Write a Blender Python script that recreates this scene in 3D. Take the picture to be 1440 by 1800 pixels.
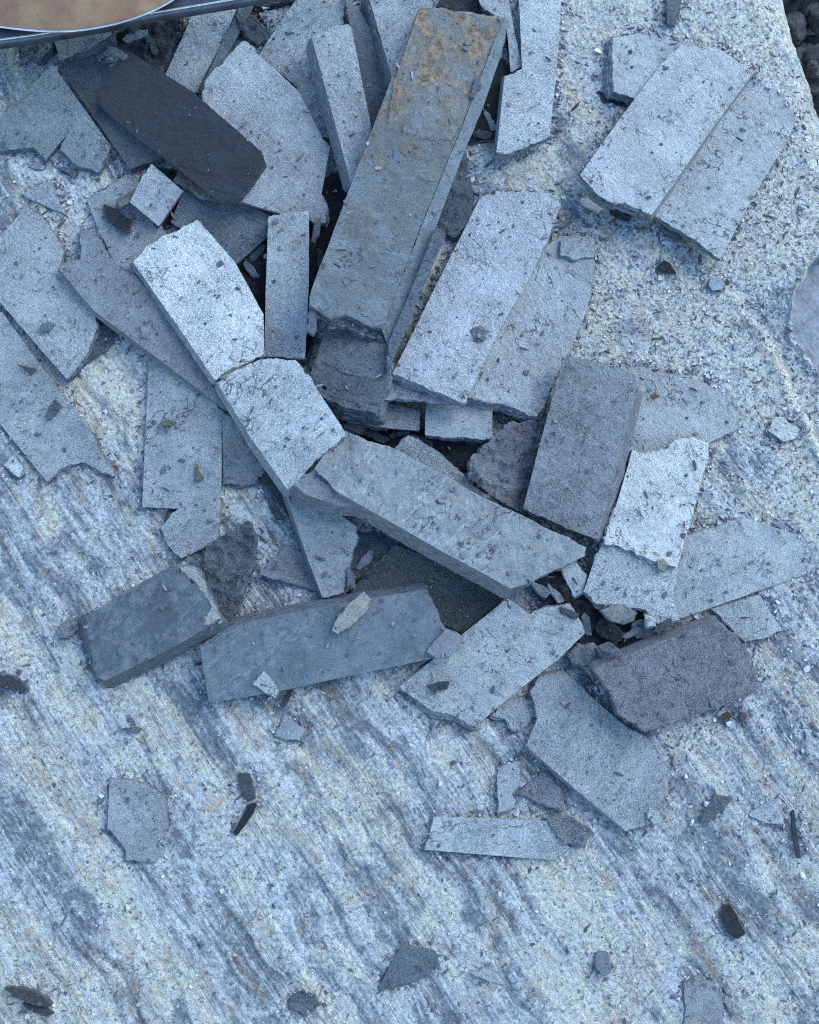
import bpy, math, random
import numpy as np
from mathutils import Vector, Matrix
from mathutils.geometry import delaunay_2d_cdt

random.seed(7)
rng = np.random.default_rng(11)
sc = bpy.context.scene
for o in list(bpy.data.objects):
    bpy.data.objects.remove(o)

# ------------------------------------------------------------------ camera
PX = 0.0005                       # metres covered by one photograph pixel on the rock
FOV = math.radians(50.0)
TILT = math.radians(7.0)
DIST = 900 * PX / math.tan(FOV / 2)
CAM = np.array([0.0, -DIST * math.sin(TILT), DIST * math.cos(TILT)])
cd = bpy.data.cameras.new('camera')
cam = bpy.data.objects.new('camera', cd)
sc.collection.objects.link(cam)
cam.location = CAM
cam.rotation_euler = (TILT, 0, 0)
cd.sensor_fit = 'VERTICAL'
cd.sensor_height = 24.0
cd.lens = 12.0 / math.tan(FOV / 2)
cd.clip_start = 0.02
cd.clip_end = 300.0
cd.dof.use_dof = True
cd.dof.focus_distance = DIST - 0.012
cd.dof.aperture_fstop = (cd.lens / 1000.0) / 0.0030
sc.camera = cam
sc.cycles.filter_width = 1.1
sc.cycles.use_denoising = False

# ------------------------------------------------------------------ sky, sun, exposure
SUN_EL, SUN_AZ = math.radians(34), math.radians(50)      # from the upper right of the picture
w = bpy.data.worlds.new('World')
sc.world = w
w.use_nodes = True
nt = w.node_tree
nt.nodes.clear()
sky = nt.nodes.new('ShaderNodeTexSky')
sky.sky_type = 'NISHITA'
sky.sun_disc = False
sky.sun_elevation = SUN_EL
sky.sun_rotation = SUN_AZ
sky.air_density = 1.0
sky.dust_density = 0.0
sky.ozone_density = 3.2
bg = nt.nodes.new('ShaderNodeBackground')
bg.inputs['Strength'].default_value = 0.15
wo = nt.nodes.new('ShaderNodeOutputWorld')
nt.links.new(sky.outputs[0], bg.inputs[0])
nt.links.new(bg.outputs[0], wo.inputs[0])

sd = bpy.data.lights.new('sun', 'SUN')
sd.energy = 1.05
sd.angle = math.radians(42)
sd.color = (1.0, 0.96, 0.9)
sun = bpy.data.objects.new('sun', sd)
sc.collection.objects.link(sun)
sdir = Vector((math.sin(SUN_AZ) * math.cos(SUN_EL), math.cos(SUN_AZ) * math.cos(SUN_EL), math.sin(SUN_EL)))
sun.rotation_euler = sdir.to_track_quat('Z', 'Y').to_euler()
sun.location = sdir * 5

sc.view_settings.view_transform = 'Standard'
sc.view_settings.look = 'None'
sc.view_settings.gamma = 1.0
sc.view_settings.exposure = 1.9

# ------------------------------------------------------------------ numpy helpers
PERM = np.random.default_rng(3).permutation(4096).astype(np.int32)
GA = np.random.default_rng(4).uniform(0, 2 * np.pi, 4096)
GX, GY = np.cos(GA).astype(np.float32), np.sin(GA).astype(np.float32)

def pn(x, y, seed=0):
    """2-D gradient noise, about -0.7 .. 0.7"""
    x = np.asarray(x, np.float64); y = np.asarray(y, np.float64)
    xf = np.floor(x); yf = np.floor(y)
    xi = xf.astype(np.int32); yi = yf.astype(np.int32)
    fx = (x - xf).astype(np.float32); fy = (y - yf).astype(np.float32)
    pa = PERM[(xi + seed * 57) & 4095]; pb = PERM[(xi + 1 + seed * 57) & 4095]
    def g(pr, iy, dx, dy):
        h = PERM[(pr + iy) & 4095]
        return GX[h] * dx + GY[h] * dy
    u = fx * fx * fx * (fx * (fx * 6 - 15) + 10)
    v = fy * fy * fy * (fy * (fy * 6 - 15) + 10)
    a = g(pa, yi, fx, fy); b = g(pb, yi, fx - 1, fy)
    c = g(pa, yi + 1, fx, fy - 1); d = g(pb, yi + 1, fx - 1, fy - 1)
    e = a + u * (b - a)
    return (e + v * (c + u * (d - c) - e)).astype(np.float64)

def fbm(x, y, seed=0, octv=4, gain=0.5):
    s = 0.0; a = 1.0
    for k in range(octv):
        s = s + a * pn(x * 2 ** k + 13.7 * k, y * 2 ** k - 7.1 * k, seed + k)
        a *= gain
    return s

def sstep(a, b, x):
    t = np.clip((x - a) / (b - a), 0, 1)
    return t * t * (3 - 2 * t)

# camera axes for turning photograph pixels into rays
RIGHT = np.array([1.0, 0, 0])
UP = np.array([0, math.cos(TILT), math.sin(TILT)])
FWD = np.array([0, math.sin(TILT), -math.cos(TILT)])
KF = math.tan(FOV / 2) / 900.0

def rays(p):
    p = np.asarray(p, float)
    return FWD[None] + ((p[:, 0] - 720) * KF)[:, None] * RIGHT[None] - ((p[:, 1] - 900) * KF)[:, None] * UP[None]

def to_plane(p, pl=(0, 0, 0)):
    """photograph pixels -> points on the plane z = a x + b y + c"""
    d = rays(p); a, b, c = pl
    t = (c + a * CAM[0] + b * CAM[1] - CAM[2]) / (d[:, 2] - a * d[:, 0] - b * d[:, 1])
    return CAM[None] + d * t[:, None]

def to_px(P):
    v = P - CAM[None]
    zc = v @ FWD
    return np.stack([720 + (v @ RIGHT) / zc / KF, 900 - (v @ UP) / zc / KF], 1)

# ------------------------------------------------------------------ materials
def mat(name):
    m = bpy.data.materials.new(name); m.use_nodes = True
    t = m.node_tree; t.nodes.clear()
    out = t.nodes.new('ShaderNodeOutputMaterial')
    b = t.nodes.new('ShaderNodeBsdfPrincipled')
    t.links.new(b.outputs[0], out.inputs[0])
    return m, t, b

def N(t, typ, **kw):
    n = t.nodes.new(typ)
    for k, v in kw.items():
        if k in n.inputs.keys():
            n.inputs[k].default_value = v
        else:
            setattr(n, k, v)
    return n

def L(t, a, b):
    t.links.new(a, b)

def math_(t, op, a, b=None, c=None, clamp=False):
    n = t.nodes.new('ShaderNodeMath'); n.operation = op; n.use_clamp = clamp
    for i, v in enumerate((a, b, c)):
        if v is None: continue
        if isinstance(v, (int, float)): n.inputs[i].default_value = v
        else: L(t, v, n.inputs[i])
    return n.outputs[0]

def mixc(t, f, a, b, mode='MIX'):
    n = t.nodes.new('ShaderNodeMix'); n.data_type = 'RGBA'; n.blend_type = mode
    for i, v in ((0, f), (6, a), (7, b)):
        if isinstance(v, (int, float)): n.inputs[i].default_value = v
        elif isinstance(v, tuple): n.inputs[i].default_value = (*v, 1)
        else: L(t, v, n.inputs[i])
    return n.outputs[2]

def noise(t, vec, scale, detail=3.0, rough=0.55, lac=2.0):
    n = t.nodes.new('ShaderNodeTexNoise')
    n.inputs['Scale'].default_value = scale
    n.inputs['Detail'].default_value = detail
    n.inputs['Roughness'].default_value = rough
    n.inputs['Lacunarity'].default_value = lac
    L(t, vec, n.inputs['Vector'])
    return n.outputs[0]

def ramp(t, f, lo, hi, a=0.0, b=1.0):
    n = t.nodes.new('ShaderNodeMapRange'); n.clamp = True
    n.inputs[1].default_value = lo; n.inputs[2].default_value = hi
    n.inputs[3].default_value = a; n.inputs[4].default_value = b
    L(t, f, n.inputs[0])
    return n.outputs[0]

def bump(t, h, dist, strength=1.0, normal=None):
    n = t.nodes.new('ShaderNodeBump')
    n.inputs['Distance'].default_value = dist
    n.inputs['Strength'].default_value = strength
    L(t, h, n.inputs['Height'])
    if normal is not None: L(t, normal, n.inputs['Normal'])
    return n.outputs[0]

def piece_coords(t, stretch=1.55):
    """world position, turned and shifted by a random amount for each piece"""
    geo = N(t, 'ShaderNodeNewGeometry'); oi = N(t, 'ShaderNodeObjectInfo')
    ro = t.nodes.new('ShaderNodeVectorRotate'); ro.rotation_type = 'Z_AXIS'
    L(t, geo.outputs['Position'], ro.inputs['Vector'])
    L(t, ramp(t, oi.outputs['Random'], 0, 1, -1.2, 1.2), ro.inputs['Angle'])
    ad = t.nodes.new('ShaderNodeVectorMath'); ad.operation = 'ADD'
    L(t, ro.outputs[0], ad.inputs[0]); L(t, math_(t, 'MULTIPLY', oi.outputs['Random'], 31.0), ad.inputs[1])
    fr = lambda k: math_(t, 'FRACT', math_(t, 'MULTIPLY', oi.outputs['Random'], k))
    sca = t.nodes.new('ShaderNodeVectorMath'); sca.operation = 'SCALE'
    L(t, ad.outputs[0], sca.inputs[0]); L(t, ramp(t, fr(7.31), 0, 1, 0.72, 1.25), sca.inputs['Scale'])
    mu = t.nodes.new('ShaderNodeVectorMath'); mu.operation = 'MULTIPLY'
    L(t, sca.outputs[0], mu.inputs[0]); mu.inputs[1].default_value = (1.0, stretch, 1.0)
    return ad.outputs[0], mu.outputs[0], oi

def lines(t, vec, scale, width, mscale, lo, hi):
    """thin wandering lines where a thin layer has flaked away, only in patches"""
    n = noise(t, vec, scale, 3, 0.55)
    d = math_(t, 'ABSOLUTE', math_(t, 'SUBTRACT', n, 0.5))
    return math_(t, 'MULTIPLY', ramp(t, d, width * 0.4, width, 1, 0), ramp(t, noise(t, vec, mscale, 2), lo, hi))

def slate_material(name, grain=1.0, speck=0.5, bumpd=0.0006, rough=0.5, crust=None, rust=0.0, cracks=0.8, metal_=0.0, spec=0.6, scuff=0.15):
    m, t, b = mat(name)
    iso, st, oi = piece_coords(t)
    big = noise(t, iso, 26, 3)
    mid = noise(t, st, 130, 4, 0.62)
    fine = noise(t, st, 680, 4, 0.76)
    vf = noise(t, iso, 1100, 3, 0.65)
    base = oi.outputs['Color']
    fr = lambda k: math_(t, 'FRACT', math_(t, 'MULTIPLY', oi.outputs['Random'], k))
    vary = ramp(t, fr(13.7), 0, 1, 0.65, 1.3)
    v = math_(t, 'ADD', math_(t, 'MULTIPLY', math_(t, 'MULTIPLY', ramp(t, fine, 0.36, 0.64, -1, 1), 0.55 * grain), vary),
              math_(t, 'MULTIPLY', ramp(t, mid, 0.32, 0.68, -1, 1), 0.12))
    v = math_(t, 'ADD', v, math_(t, 'MULTIPLY', ramp(t, big, 0.32, 0.68, -1, 1), 0.18))
    v = math_(t, 'ADD', v, math_(t, 'MULTIPLY', ramp(t, vf, 0.32, 0.68, -1, 1), 0.34 * grain))
    v = math_(t, 'MAXIMUM', math_(t, 'ADD', v, 1.0), 0.12)
    col = mixc(t, 1.0, base, v, 'MULTIPLY')
    pit = ramp(t, noise(t, st, 330, 4, 0.72), 0.345, 0.385, 1, 0)
    crk = math_(t, 'MULTIPLY', lines(t, st, 48, 0.020, 34, 0.5, 0.6), cracks)
    dk = math_(t, 'MAXIMUM', math_(t, 'MULTIPLY', math_(t, 'MULTIPLY', pit, speck), ramp(t, fr(3.71), 0, 1, 0.25, 1.3), clamp=True), math_(t, 'MULTIPLY', crk, ramp(t, fr(5.3), 0, 1, 0.2, 1.2), clamp=True))
    col = mixc(t, dk, col, (0.035, 0.037, 0.042))
    col = mixc(t, ramp(t, noise(t, iso, 60, 3), 0.5, 0.72, 0, 0.35), col, mixc(t, 1.0, col, (1.03, 1.03, 0.90), 'MULTIPLY'))
    glint = ramp(t, noise(t, iso, 640, 3, 0.74), 0.60, 0.67)  # sparkle painted into the colour as pale specks
    col = mixc(t, math_(t, 'MULTIPLY', glint, 0.6 * grain), col, mixc(t, 1.0, base, (2.1, 2.1, 2.05), 'MULTIPLY'))
    sv = t.nodes.new('ShaderNodeVectorMath'); sv.operation = 'MULTIPLY'
    L(t, iso, sv.inputs[0]); sv.inputs[1].default_value = (0.25, 1.0, 1.0)
    scf = lines(t, sv.outputs[0], 60, 0.016, 30, 0.48, 0.58)
    col = mixc(t, math_(t, 'MULTIPLY', scf, scuff), col, mixc(t, 1.0, base, (2.2, 2.2, 2.15), 'MULTIPLY'))
    if crust:
        cm = ramp(t, noise(t, iso, 60, 5, 0.7), 0.46, 0.62)
        col = mixc(t, math_(t, 'MULTIPLY', cm, 0.7), col, mixc(t, ramp(t, fine, 0.3, 0.7), tuple(c * 0.5 for c in crust), crust))
    if rust:
        at = N(t, 'ShaderNodeAttribute', attribute_name='stain')
        stn = at.outputs['Fac']
        gm = math_(t, 'MULTIPLY', ramp(t, noise(t, iso, 60, 5, 0.7), 0.34, 0.58), ramp(t, stn, 0.05, 0.5), clamp=True)
        col = mixc(t, math_(t, 'MULTIPLY', gm, 0.9), col, mixc(t, ramp(t, fine, 0.33, 0.67), (0.055, 0.063, 0.058), (0.175, 0.185, 0.16)))
        rm = ramp(t, noise(t, iso, 45, 6, 0.72), 0.42, 0.60)
        rm = math_(t, 'MULTIPLY', math_(t, 'MULTIPLY', rm, ramp(t, stn, 0.5, 1.0)), rust, clamp=True)
        rc = mixc(t, ramp(t, noise(t, iso, 170, 4), 0.4, 0.62), (0.10, 0.058, 0.03), (0.33, 0.23, 0.12))
        col = mixc(t, math_(t, 'MULTIPLY', rm, 0.85), col, rc)
    L(t, col, b.inputs['Base Color'])
    L(t, ramp(t, fine, 0.3, 0.7, rough + 0.14, rough - 0.12), b.inputs['Roughness'])
    b.inputs['Specular IOR Level'].default_value = spec
    b.inputs['Metallic'].default_value = metal_
    cl = noise(t, st, 62, 5, 0.6)
    stp = math_(t, 'DIVIDE', math_(t, 'FLOOR', math_(t, 'MULTIPLY', cl, 18.0)), 18.0)
    stp = math_(t, 'MULTIPLY', stp, ramp(t, fr(9.17), 0, 1, 0.8, 4.5))
    hb = math_(t, 'ADD', math_(t, 'ADD', fine, stp), math_(t, 'MULTIPLY', mid, 1.5))
    hb = math_(t, 'SUBTRACT', hb, math_(t, 'MULTIPLY', dk, 0.35))
    hb = math_(t, 'ADD', hb, math_(t, 'MULTIPLY', vf, 0.35))
    L(t, bump(t, hb, bumpd * 3.6), b.inputs['Normal'])
    return m

M_LIGHT = slate_material('slate_dusty', 0.9, 0.24, 0.0006, 0.34, metal_=0.3)
M_GRAIN = slate_material('slate_grainy', 1.3, 0.3, 0.0013, 0.36, metal_=0.3)
M_SMOOTH = slate_material('slate_smooth', 0.42, 0.12, 0.00035, 0.5, crust=(0.21, 0.235, 0.25), spec=0.35, scuff=0.5)
M_CRUST = slate_material('slate_weathered', 0.42, 0.12, 0.0006, 0.55, crust=(0.33, 0.35, 0.33), scuff=0.4, spec=0.4)
M_RUST = slate_material('slate_rust_stained', 0.65, 0.3, 0.0006, 0.55, crust=(0.17, 0.185, 0.18), rust=1.0, spec=0.35, scuff=0.4)
M_DARK = slate_material('slate_dark', 0.7, 0.25, 0.0006, 0.5, spec=0.22, scuff=0.3)  # serves dark slate and pieces darkened in place of shade
M_CRAG = slate_material('slate_torn', 1.1, 0.5, 0.0013, 0.48, spec=0.35)

def edge_material():
    m, t, b = mat('slate_edge')
    iso, st, oi = piece_coords(t, 1.0)
    geo = N(t, 'ShaderNodeNewGeometry')
    mu = t.nodes.new('ShaderNodeVectorMath'); mu.operation = 'MULTIPLY'
    L(t, geo.outputs['Position'], mu.inputs[0]); mu.inputs[1].default_value = (1, 1, 9)
    lay = noise(t, mu.outputs[0], 150, 4, 0.6)
    fine = noise(t, iso, 700, 3, 0.6)
    v = math_(t, 'ADD', ramp(t, lay, 0.33, 0.67, 0.4, 1.6), ramp(t, fine, 0.3, 0.7, -0.25, 0.25))
    # sawn and torn edges carry no dust; their colour also includes some side shade
    col = mixc(t, 1.0, mixc(t, 0.7, oi.outputs['Color'], (0.045, 0.050, 0.055)), v, 'MULTIPLY')
    L(t, col, b.inputs['Base Color'])
    b.inputs['Roughness'].default_value = 0.5
    L(t, bump(t, math_(t, 'ADD', lay, math_(t, 'MULTIPLY', fine, 0.4)), 0.0016), b.inputs['Normal'])
    return m
M_EDGE = edge_material()

# ------------------------------------------------------------------ object helpers
def mesh_from(name, co, faces_tri=None, faces_quad=None, smooth_tri=True, smooth_quad=False, mats=(), tri_mat=0, quad_mat=1):
    me = bpy.data.meshes.new(name)
    ft = np.zeros((0, 3), int) if faces_tri is None else np.asarray(faces_tri, int).reshape(-1, 3)
    fq = np.zeros((0, 4), int) if faces_quad is None else np.asarray(faces_quad, int).reshape(-1, 4)
    me.vertices.add(len(co)); me.vertices.foreach_set('co', np.asarray(co, np.float32).ravel())
    loops = np.concatenate([ft.ravel(), fq.ravel()])
    me.loops.add(len(loops)); me.loops.foreach_set('vertex_index', loops.astype(np.int32))
    np_ = len(ft) + len(fq)
    me.polygons.add(np_)
    st = np.concatenate([np.arange(len(ft)) * 3, len(ft) * 3 + np.arange(len(fq)) * 4])
    me.polygons.foreach_set('loop_start', st.astype(np.int32))
    mi = np.concatenate([np.broadcast_to(tri_mat, len(ft)), np.broadcast_to(quad_mat, len(fq))])
    sm = np.concatenate([np.full(len(ft), smooth_tri), np.full(len(fq), smooth_quad)])
    for m in mats: me.materials.append(m)
    me.polygons.foreach_set('material_index', mi.astype(np.int32))
    me.polygons.foreach_set('use_smooth', sm)
    me.update(calc_edges=True)
    me.validate(clean_customdata=False)
    return me

WLOC = {}

def link(name, me, loc=(0, 0, 0), parent=None):
    o = bpy.data.objects.new(name, me)
    sc.collection.objects.link(o)
    o.location = loc
    if parent is not None:
        o.parent = parent
        o.matrix_parent_inverse = Matrix.Identity(4)
        o.location = Vector(loc) - WLOC[parent.name]
    WLOC[o.name] = Vector(loc)
    return o

def tag(o, label=None, cat=None, group=None, kind=None):
    if label: o['label'] = label
    if cat: o['category'] = cat
    if group: o['group'] = group
    if kind: o['kind'] = kind
    return o

# ------------------------------------------------------------------ the rock slab everything lies on
EDGE = np.array([(1340, -700), (1358, -120), (1377, 0), (1395, 52), (1416, 111), (1433, 163), (1452, 240), (1490, 350), (1560, 480), (1680, 700), (1740, 1100), (1700, 1700), (1640, 2500)], float)

def px_of(x, y):
    """photograph pixel of rock points (rock taken as flat)"""
    sh = np.shape(x)
    q = to_px(np.stack([np.ravel(x), np.ravel(y), np.zeros(np.size(x))], 1))
    return q[:, 0].reshape(sh), q[:, 1].reshape(sh)

RIDGE = np.array([(1130, 250), (1200, 390), (1290, 520), (1345, 590), (1372, 640), (1398, 705), (1440, 790), (1520, 930), (1600, 1060)], float)

def rock(x, y):
    X, Y = px_of(x, y)
    wx = X + 26 * fbm(X / 160, Y / 160, 40, 3); wy = Y + 26 * fbm(X / 160, Y / 160, 45, 3)
    al = wx * 0.56 + wy * 0.83; ac = wx * 0.83 - wy * 0.56
    streak = sstep(-150, 260, 1.05 * Y - 0.75 * X + 120 * fbm(X / 300, Y / 300, 60, 2) + 150)
    streak = np.maximum(streak, 0.22 * sstep(1150, 1500, Y))
    r1 = fbm(ac / 60, al / 900, 1, 2); r2 = 0.4 - 1.3 * np.abs(fbm(ac / 30, al / 380, 5, 2)); r3 = 0.5 - 1.6 * np.abs(fbm(ac / 11, al / 190, 9, 2))
    ridge = r1 + 0.6 * r2 + 0.35 * r3
    ph = ac / 26 + 1.5 * fbm(ac / 120, al / 420, 110, 3) ; sw = ph - np.floor(ph)
    gate = sstep(-0.15, 0.35, fbm(ac / 46, al / 210, 115, 3)) * streak
    saw = (sw * sstep(1.0, 0.9, sw) - 0.45) * gate
    crest = gate * sstep(0.62, 0.88, sw)  # ridge crests, paled below as a highlight painted into the colour
    crumb = sstep(0.0, 0.5, fbm(X / 150, Y / 150, 20, 3) + 0.55 * sstep(950, 1050, X) * (1 - sstep(700, 980, Y)) + 0.3 * sstep(900, 1150, X) - 0.15)
    f1 = fbm(X / 26, Y / 26, 14, 4, 0.6)
    g1 = fbm(X / 7.5, Y / 7.5, 17, 2, 0.7)
    tn = fbm(X / 95, Y / 130, 24, 4, 0.5) * 3.2 + 0.6 * ridge
    tf = tn - np.floor(tn)
    terr = (np.floor(tn) + sstep(0.86, 1.0, tf))
    z = 1e-3 * (3.0 * fbm(X / 700, Y / 700, 30, 2) + streak * 1.5 * ridge + 1.1 * saw + (0.5 + 0.35 * crumb) * f1 + (0.30 + 0.3 * crumb) * g1 + 0.32 * terr * 0.8)
    # the ledge that runs down the right side, and the hollow beyond it
    xr = np.interp(Y, RIDGE[:, 1], RIDGE[:, 0]) + 10 * fbm(Y / 40, Y * 0, 71, 3)
    on = sstep(470, 600, Y) * (1 - sstep(900, 1150, Y))
    z = z - on * 0.007 * sstep(-2, 16, X - xr) + on * 0.002 * np.exp(-((X - xr + 8) / 9.0) ** 2)
    ed = np.sqrt(((X - 1492) / 94) ** 2 + ((Y - 545) / 116) ** 2) + 0.16 * fbm(X / 34, Y / 34, 77, 4)
    pocket = 1 - sstep(0.96, 1.02, ed)
    z = z * (1 - 0.85 * pocket) - 0.018 * pocket + 0.003 * np.exp(-((ed - 1.06) / 0.05) ** 2)
    ridgeline = on * np.exp(-((X - xr + 10) / 15.0) ** 2)
    # falling away to the right edge
    xe = np.interp(Y, EDGE[:, 1], EDGE[:, 0])
    z = z - 0.010 * sstep(70, -5, xe - X) ** 2
    # colour masks
    warm = fbm(ac / 110, al / 420, 33, 4, 0.55) + 0.35 * fbm(X / 40, Y / 40, 36, 3)
    cream = sstep(0.02, 0.5, warm + 0.15 * ridge + 0.55 * ridgeline + 0.42 * crumb + 0.05)
    pale = sstep(-0.42, 0.58, ridge * (0.25 + 0.75 * streak) + 0.35 * f1 + 0.45 * warm + 0.45 * crumb + 0.35 * crest - 0.02)
    rn = fbm(ac / 34, al / 90, 52, 4, 0.6) + 0.4 * fbm(ac / 130, al / 380, 55, 2)
    rust = sstep(0.32, 0.6, rn + 0.10 * streak)
    return z, pale * (1 - pocket) + 0.30 * pocket, np.clip(cream + ridgeline * 0.9, 0, 1) * (1 - pocket), np.maximum(rust * (1 - pocket), 0), pocket, streak * (1 - pocket) * sstep(-0.25, 0.4, fbm(ac / 70, al / 260, 83, 3, 0.6)), crumb * (1 - pocket)

def grow(a, b, first, ratio, n):
    s = np.cumsum(first * ratio ** np.arange(n)); s = s / s[-1]
    return a + (b - a) * s

def build_rock():
    D = 0.00108
    xs = np.concatenate([grow(-0.375, -0.62, D * 2, 1.18, 16)[::-1], np.arange(-0.375, 0.2, D)])
    ys = np.concatenate([grow(-0.468, -0.75, D * 2, 1.18, 16)[::-1], np.arange(-0.468, 0.472, D), grow(0.472, 0.75, D * 2, 1.18, 16)])
    nR = 190
    EW = to_plane(EDGE)
    xe = np.interp(ys, EW[::-1, 1], EW[::-1, 0]) + 0.0035 * fbm(ys / 0.02, ys * 0 + 3.3, 90, 4) + 0.0015 * pn(ys / 0.004, ys * 0, 95)
    cols = np.broadcast_to(xs, (len(ys), len(xs)))
    u = np.linspace(0, 1, nR)[None, :]
    right = 0.2 + (xe[:, None] - 0.2) * (u * 0.75 + 0.25 * (1 - (1 - u) ** 2))
    X = np.concatenate([cols, right], 1); Y = np.broadcast_to(ys[:, None], X.shape).copy()
    Z, pale, cream, rust, pocket, streak, crumb = rock(X, Y)
    sk = [(0.0015, -0.0015), (0.004, -0.005), (0.008, -0.014), (0.012, -0.035), (0.014, -0.07), (0.012, -0.13), (0.01, -0.30)]
    jit = lambda k, a: a * fbm(ys / 0.03, ys * 0 + k * 1.7, 100 + k, 3)
    SX = np.stack([X[:, -1] + d + jit(k, 0.006) * (k > 1) for k, (d, _) in enumerate(sk)], 1)
    SZ = np.stack([Z[:, -1] + h for _, h in sk], 1)
    X = np.concatenate([X, SX], 1); Y = np.concatenate([Y, np.repeat(ys[:, None], len(sk), 1)], 1); Z = np.concatenate([Z, SZ], 1)
    ext = lambda a: np.concatenate([a, np.repeat(a[:, -1:], len(sk), 1)], 1)
    pale, cream, rust, pocket, streak, crumb = map(ext, (pale, cream, rust, pocket, streak, crumb))
    # bring the three sides outside the picture down to the ground
    for sl in ((slice(None), 0), (0, slice(None)), (-1, slice(None))):
        Z[sl] = -0.3
    ny, nx = X.shape
    i = (np.arange(ny - 1)[:, None] * nx + np.arange(nx - 1)[None, :]).ravel()
    quads = np.stack([i, i + 1, i + nx + 1, i + nx], 1)
    me = mesh_from('boulder', np.stack([X, Y, Z], -1).reshape(-1, 3), None, quads, smooth_quad=True, mats=(rock_material(),), quad_mat=0)
    for nm, arr in (('pale', pale), ('cream', cream), ('rust', rust), ('pocket', pocket), ('streak', streak), ('crumb', crumb)):
        a = me.attributes.new(nm, 'FLOAT', 'POINT'); a.data.foreach_set('value', arr.ravel().astype(np.float32))
    o = link('boulder', me)
    tag(o, 'large pale blue-grey slate boulder with streaky weathered face under all the offcuts', 'boulder')
    return o

def rock_material():
    m, t, b = mat('weathered_rock')
    geo = N(t, 'ShaderNodeNewGeometry')
    P = geo.outputs['Position']
    ro = t.nodes.new('ShaderNodeVectorRotate'); ro.rotation_type = 'Z_AXIS'
    ro.inputs['Angle'].default_value = math.radians(56)
    L(t, P, ro.inputs['Vector'])
    mu = t.nodes.new('ShaderNodeVectorMath'); mu.operation = 'MULTIPLY'
    L(t, ro.outputs[0], mu.inputs[0]); mu.inputs[1].default_value = (0.11, 1.0, 1.0)
    S = mu.outputs[0]
    mu2 = t.nodes.new('ShaderNodeVectorMath'); mu2.operation = 'MULTIPLY'
    L(t, ro.outputs[0], mu2.inputs[0]); mu2.inputs[1].default_value = (0.035, 1.0, 1.0)
    S2 = mu2.outputs[0]
    A = lambda n: N(t, 'ShaderNodeAttribute', attribute_name=n).outputs['Fac']
    fine = noise(t, P, 300, 5, 0.74)
    vf = noise(t, P, 950, 3, 0.65)
    mid = noise(t, P, 75, 5, 0.66)
    stv = noise(t, S, 210, 5, 0.72)
    scr = math_(t, 'MULTIPLY', ramp(t, noise(t, S2, 360, 4, 0.72), 0.38, 0.62, -1, 1), A('streak'))
    pal = math_(t, 'ADD', math_(t, 'ADD', A('pale'), math_(t, 'MULTIPLY', scr, 0.16)), math_(t, 'ADD', ramp(t, mid, 0.3, 0.7, -0.36, 0.36), ramp(t, stv, 0.32, 0.68, -0.42, 0.42)), clamp=True)
    col = mixc(t, pal, (0.122, 0.15, 0.163), (0.39, 0.435, 0.422))
    cre = math_(t, 'MULTIPLY', A('cream'), ramp(t, noise(t, S, 90, 6, 0.72), 0.36, 0.6, 0.15, 1.0), clamp=True)
    col = mixc(t, math_(t, 'MULTIPLY', cre, 0.85), col, (0.48, 0.475, 0.345))
    rus = math_(t, 'MULTIPLY', A('rust'), ramp(t, noise(t, P, 150, 6, 0.72), 0.46, 0.58), clamp=True)
    col = mixc(t, math_(t, 'MULTIPLY', rus, 0.6), col, mixc(t, ramp(t, fine, 0.35, 0.65), (0.15, 0.08, 0.035), (0.38, 0.235, 0.11)))
    v = math_(t, 'ADD', ramp(t, fine, 0.34, 0.66, 0.62, 1.36), ramp(t, vf, 0.32, 0.68, -0.26, 0.26))
    col = mixc(t, 1.0, col, v, 'MULTIPLY')
    dk2 = ramp(t, noise(t, S2, 210, 4, 0.7), 0.62, 0.70)
    col = mixc(t, math_(t, 'MULTIPLY', math_(t, 'MULTIPLY', dk2, A('streak')), 0.55), col, mixc(t, 1.0, col, (0.45, 0.5, 0.55), 'MULTIPLY'))
    free = math_(t, 'SUBTRACT', 1.0, A('pocket'))
    pit = math_(t, 'MULTIPLY', ramp(t, noise(t, P, 210, 4, 0.7), 0.35, 0.385, 1, 0), free)
    crk = math_(t, 'MULTIPLY', lines(t, P, 55, 0.024, 40, 0.47, 0.58), free)
    cdk = math_(t, 'MULTIPLY', ramp(t, noise(t, P, 200, 4, 0.7), 0.41, 0.445, 1, 0), A('crumb'))  # shade in the gaps between crumbs, painted as dark spots
    pit = math_(t, 'MAXIMUM', pit, math_(t, 'MULTIPLY', cdk, 0.5))
    pit = math_(t, 'MAXIMUM', math_(t, 'MULTIPLY', pit, 0.65), math_(t, 'MULTIPLY', crk, 0.4))
    col = mixc(t, pit, col, (0.05, 0.055, 0.06))
    wf = ramp(t, noise(t, S, 330, 4, 0.65), 0.61, 0.67)
    col = mixc(t, math_(t, 'MULTIPLY', wf, 0.45), col, (0.62, 0.63, 0.6))
    col = mixc(t, math_(t, 'MULTIPLY', A('pocket'), 0.75), col, mixc(t, ramp(t, mid, 0.35, 0.65), (0.12, 0.135, 0.145), (0.20, 0.225, 0.245)))
    L(t, col, b.inputs['Base Color'])
    L(t, ramp(t, fine, 0.3, 0.7, 0.68, 0.44), b.inputs['Roughness'])
    b.inputs['Specular IOR Level'].default_value = 0.4
    h = math_(t, 'ADD', fine, math_(t, 'MULTIPLY', stv, 0.8))
    h = math_(t, 'ADD', h, math_(t, 'MULTIPLY', vf, 0.35))
    h = math_(t, 'ADD', h, math_(t, 'MULTIPLY', scr, 0.35))
    h = math_(t, 'SUBTRACT', h, math_(t, 'MULTIPLY', pit, 0.5))
    h = math_(t, 'MULTIPLY', h, math_(t, 'SUBTRACT', 1.0, math_(t, 'MULTIPLY', A('pocket'), 0.85)))
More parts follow.
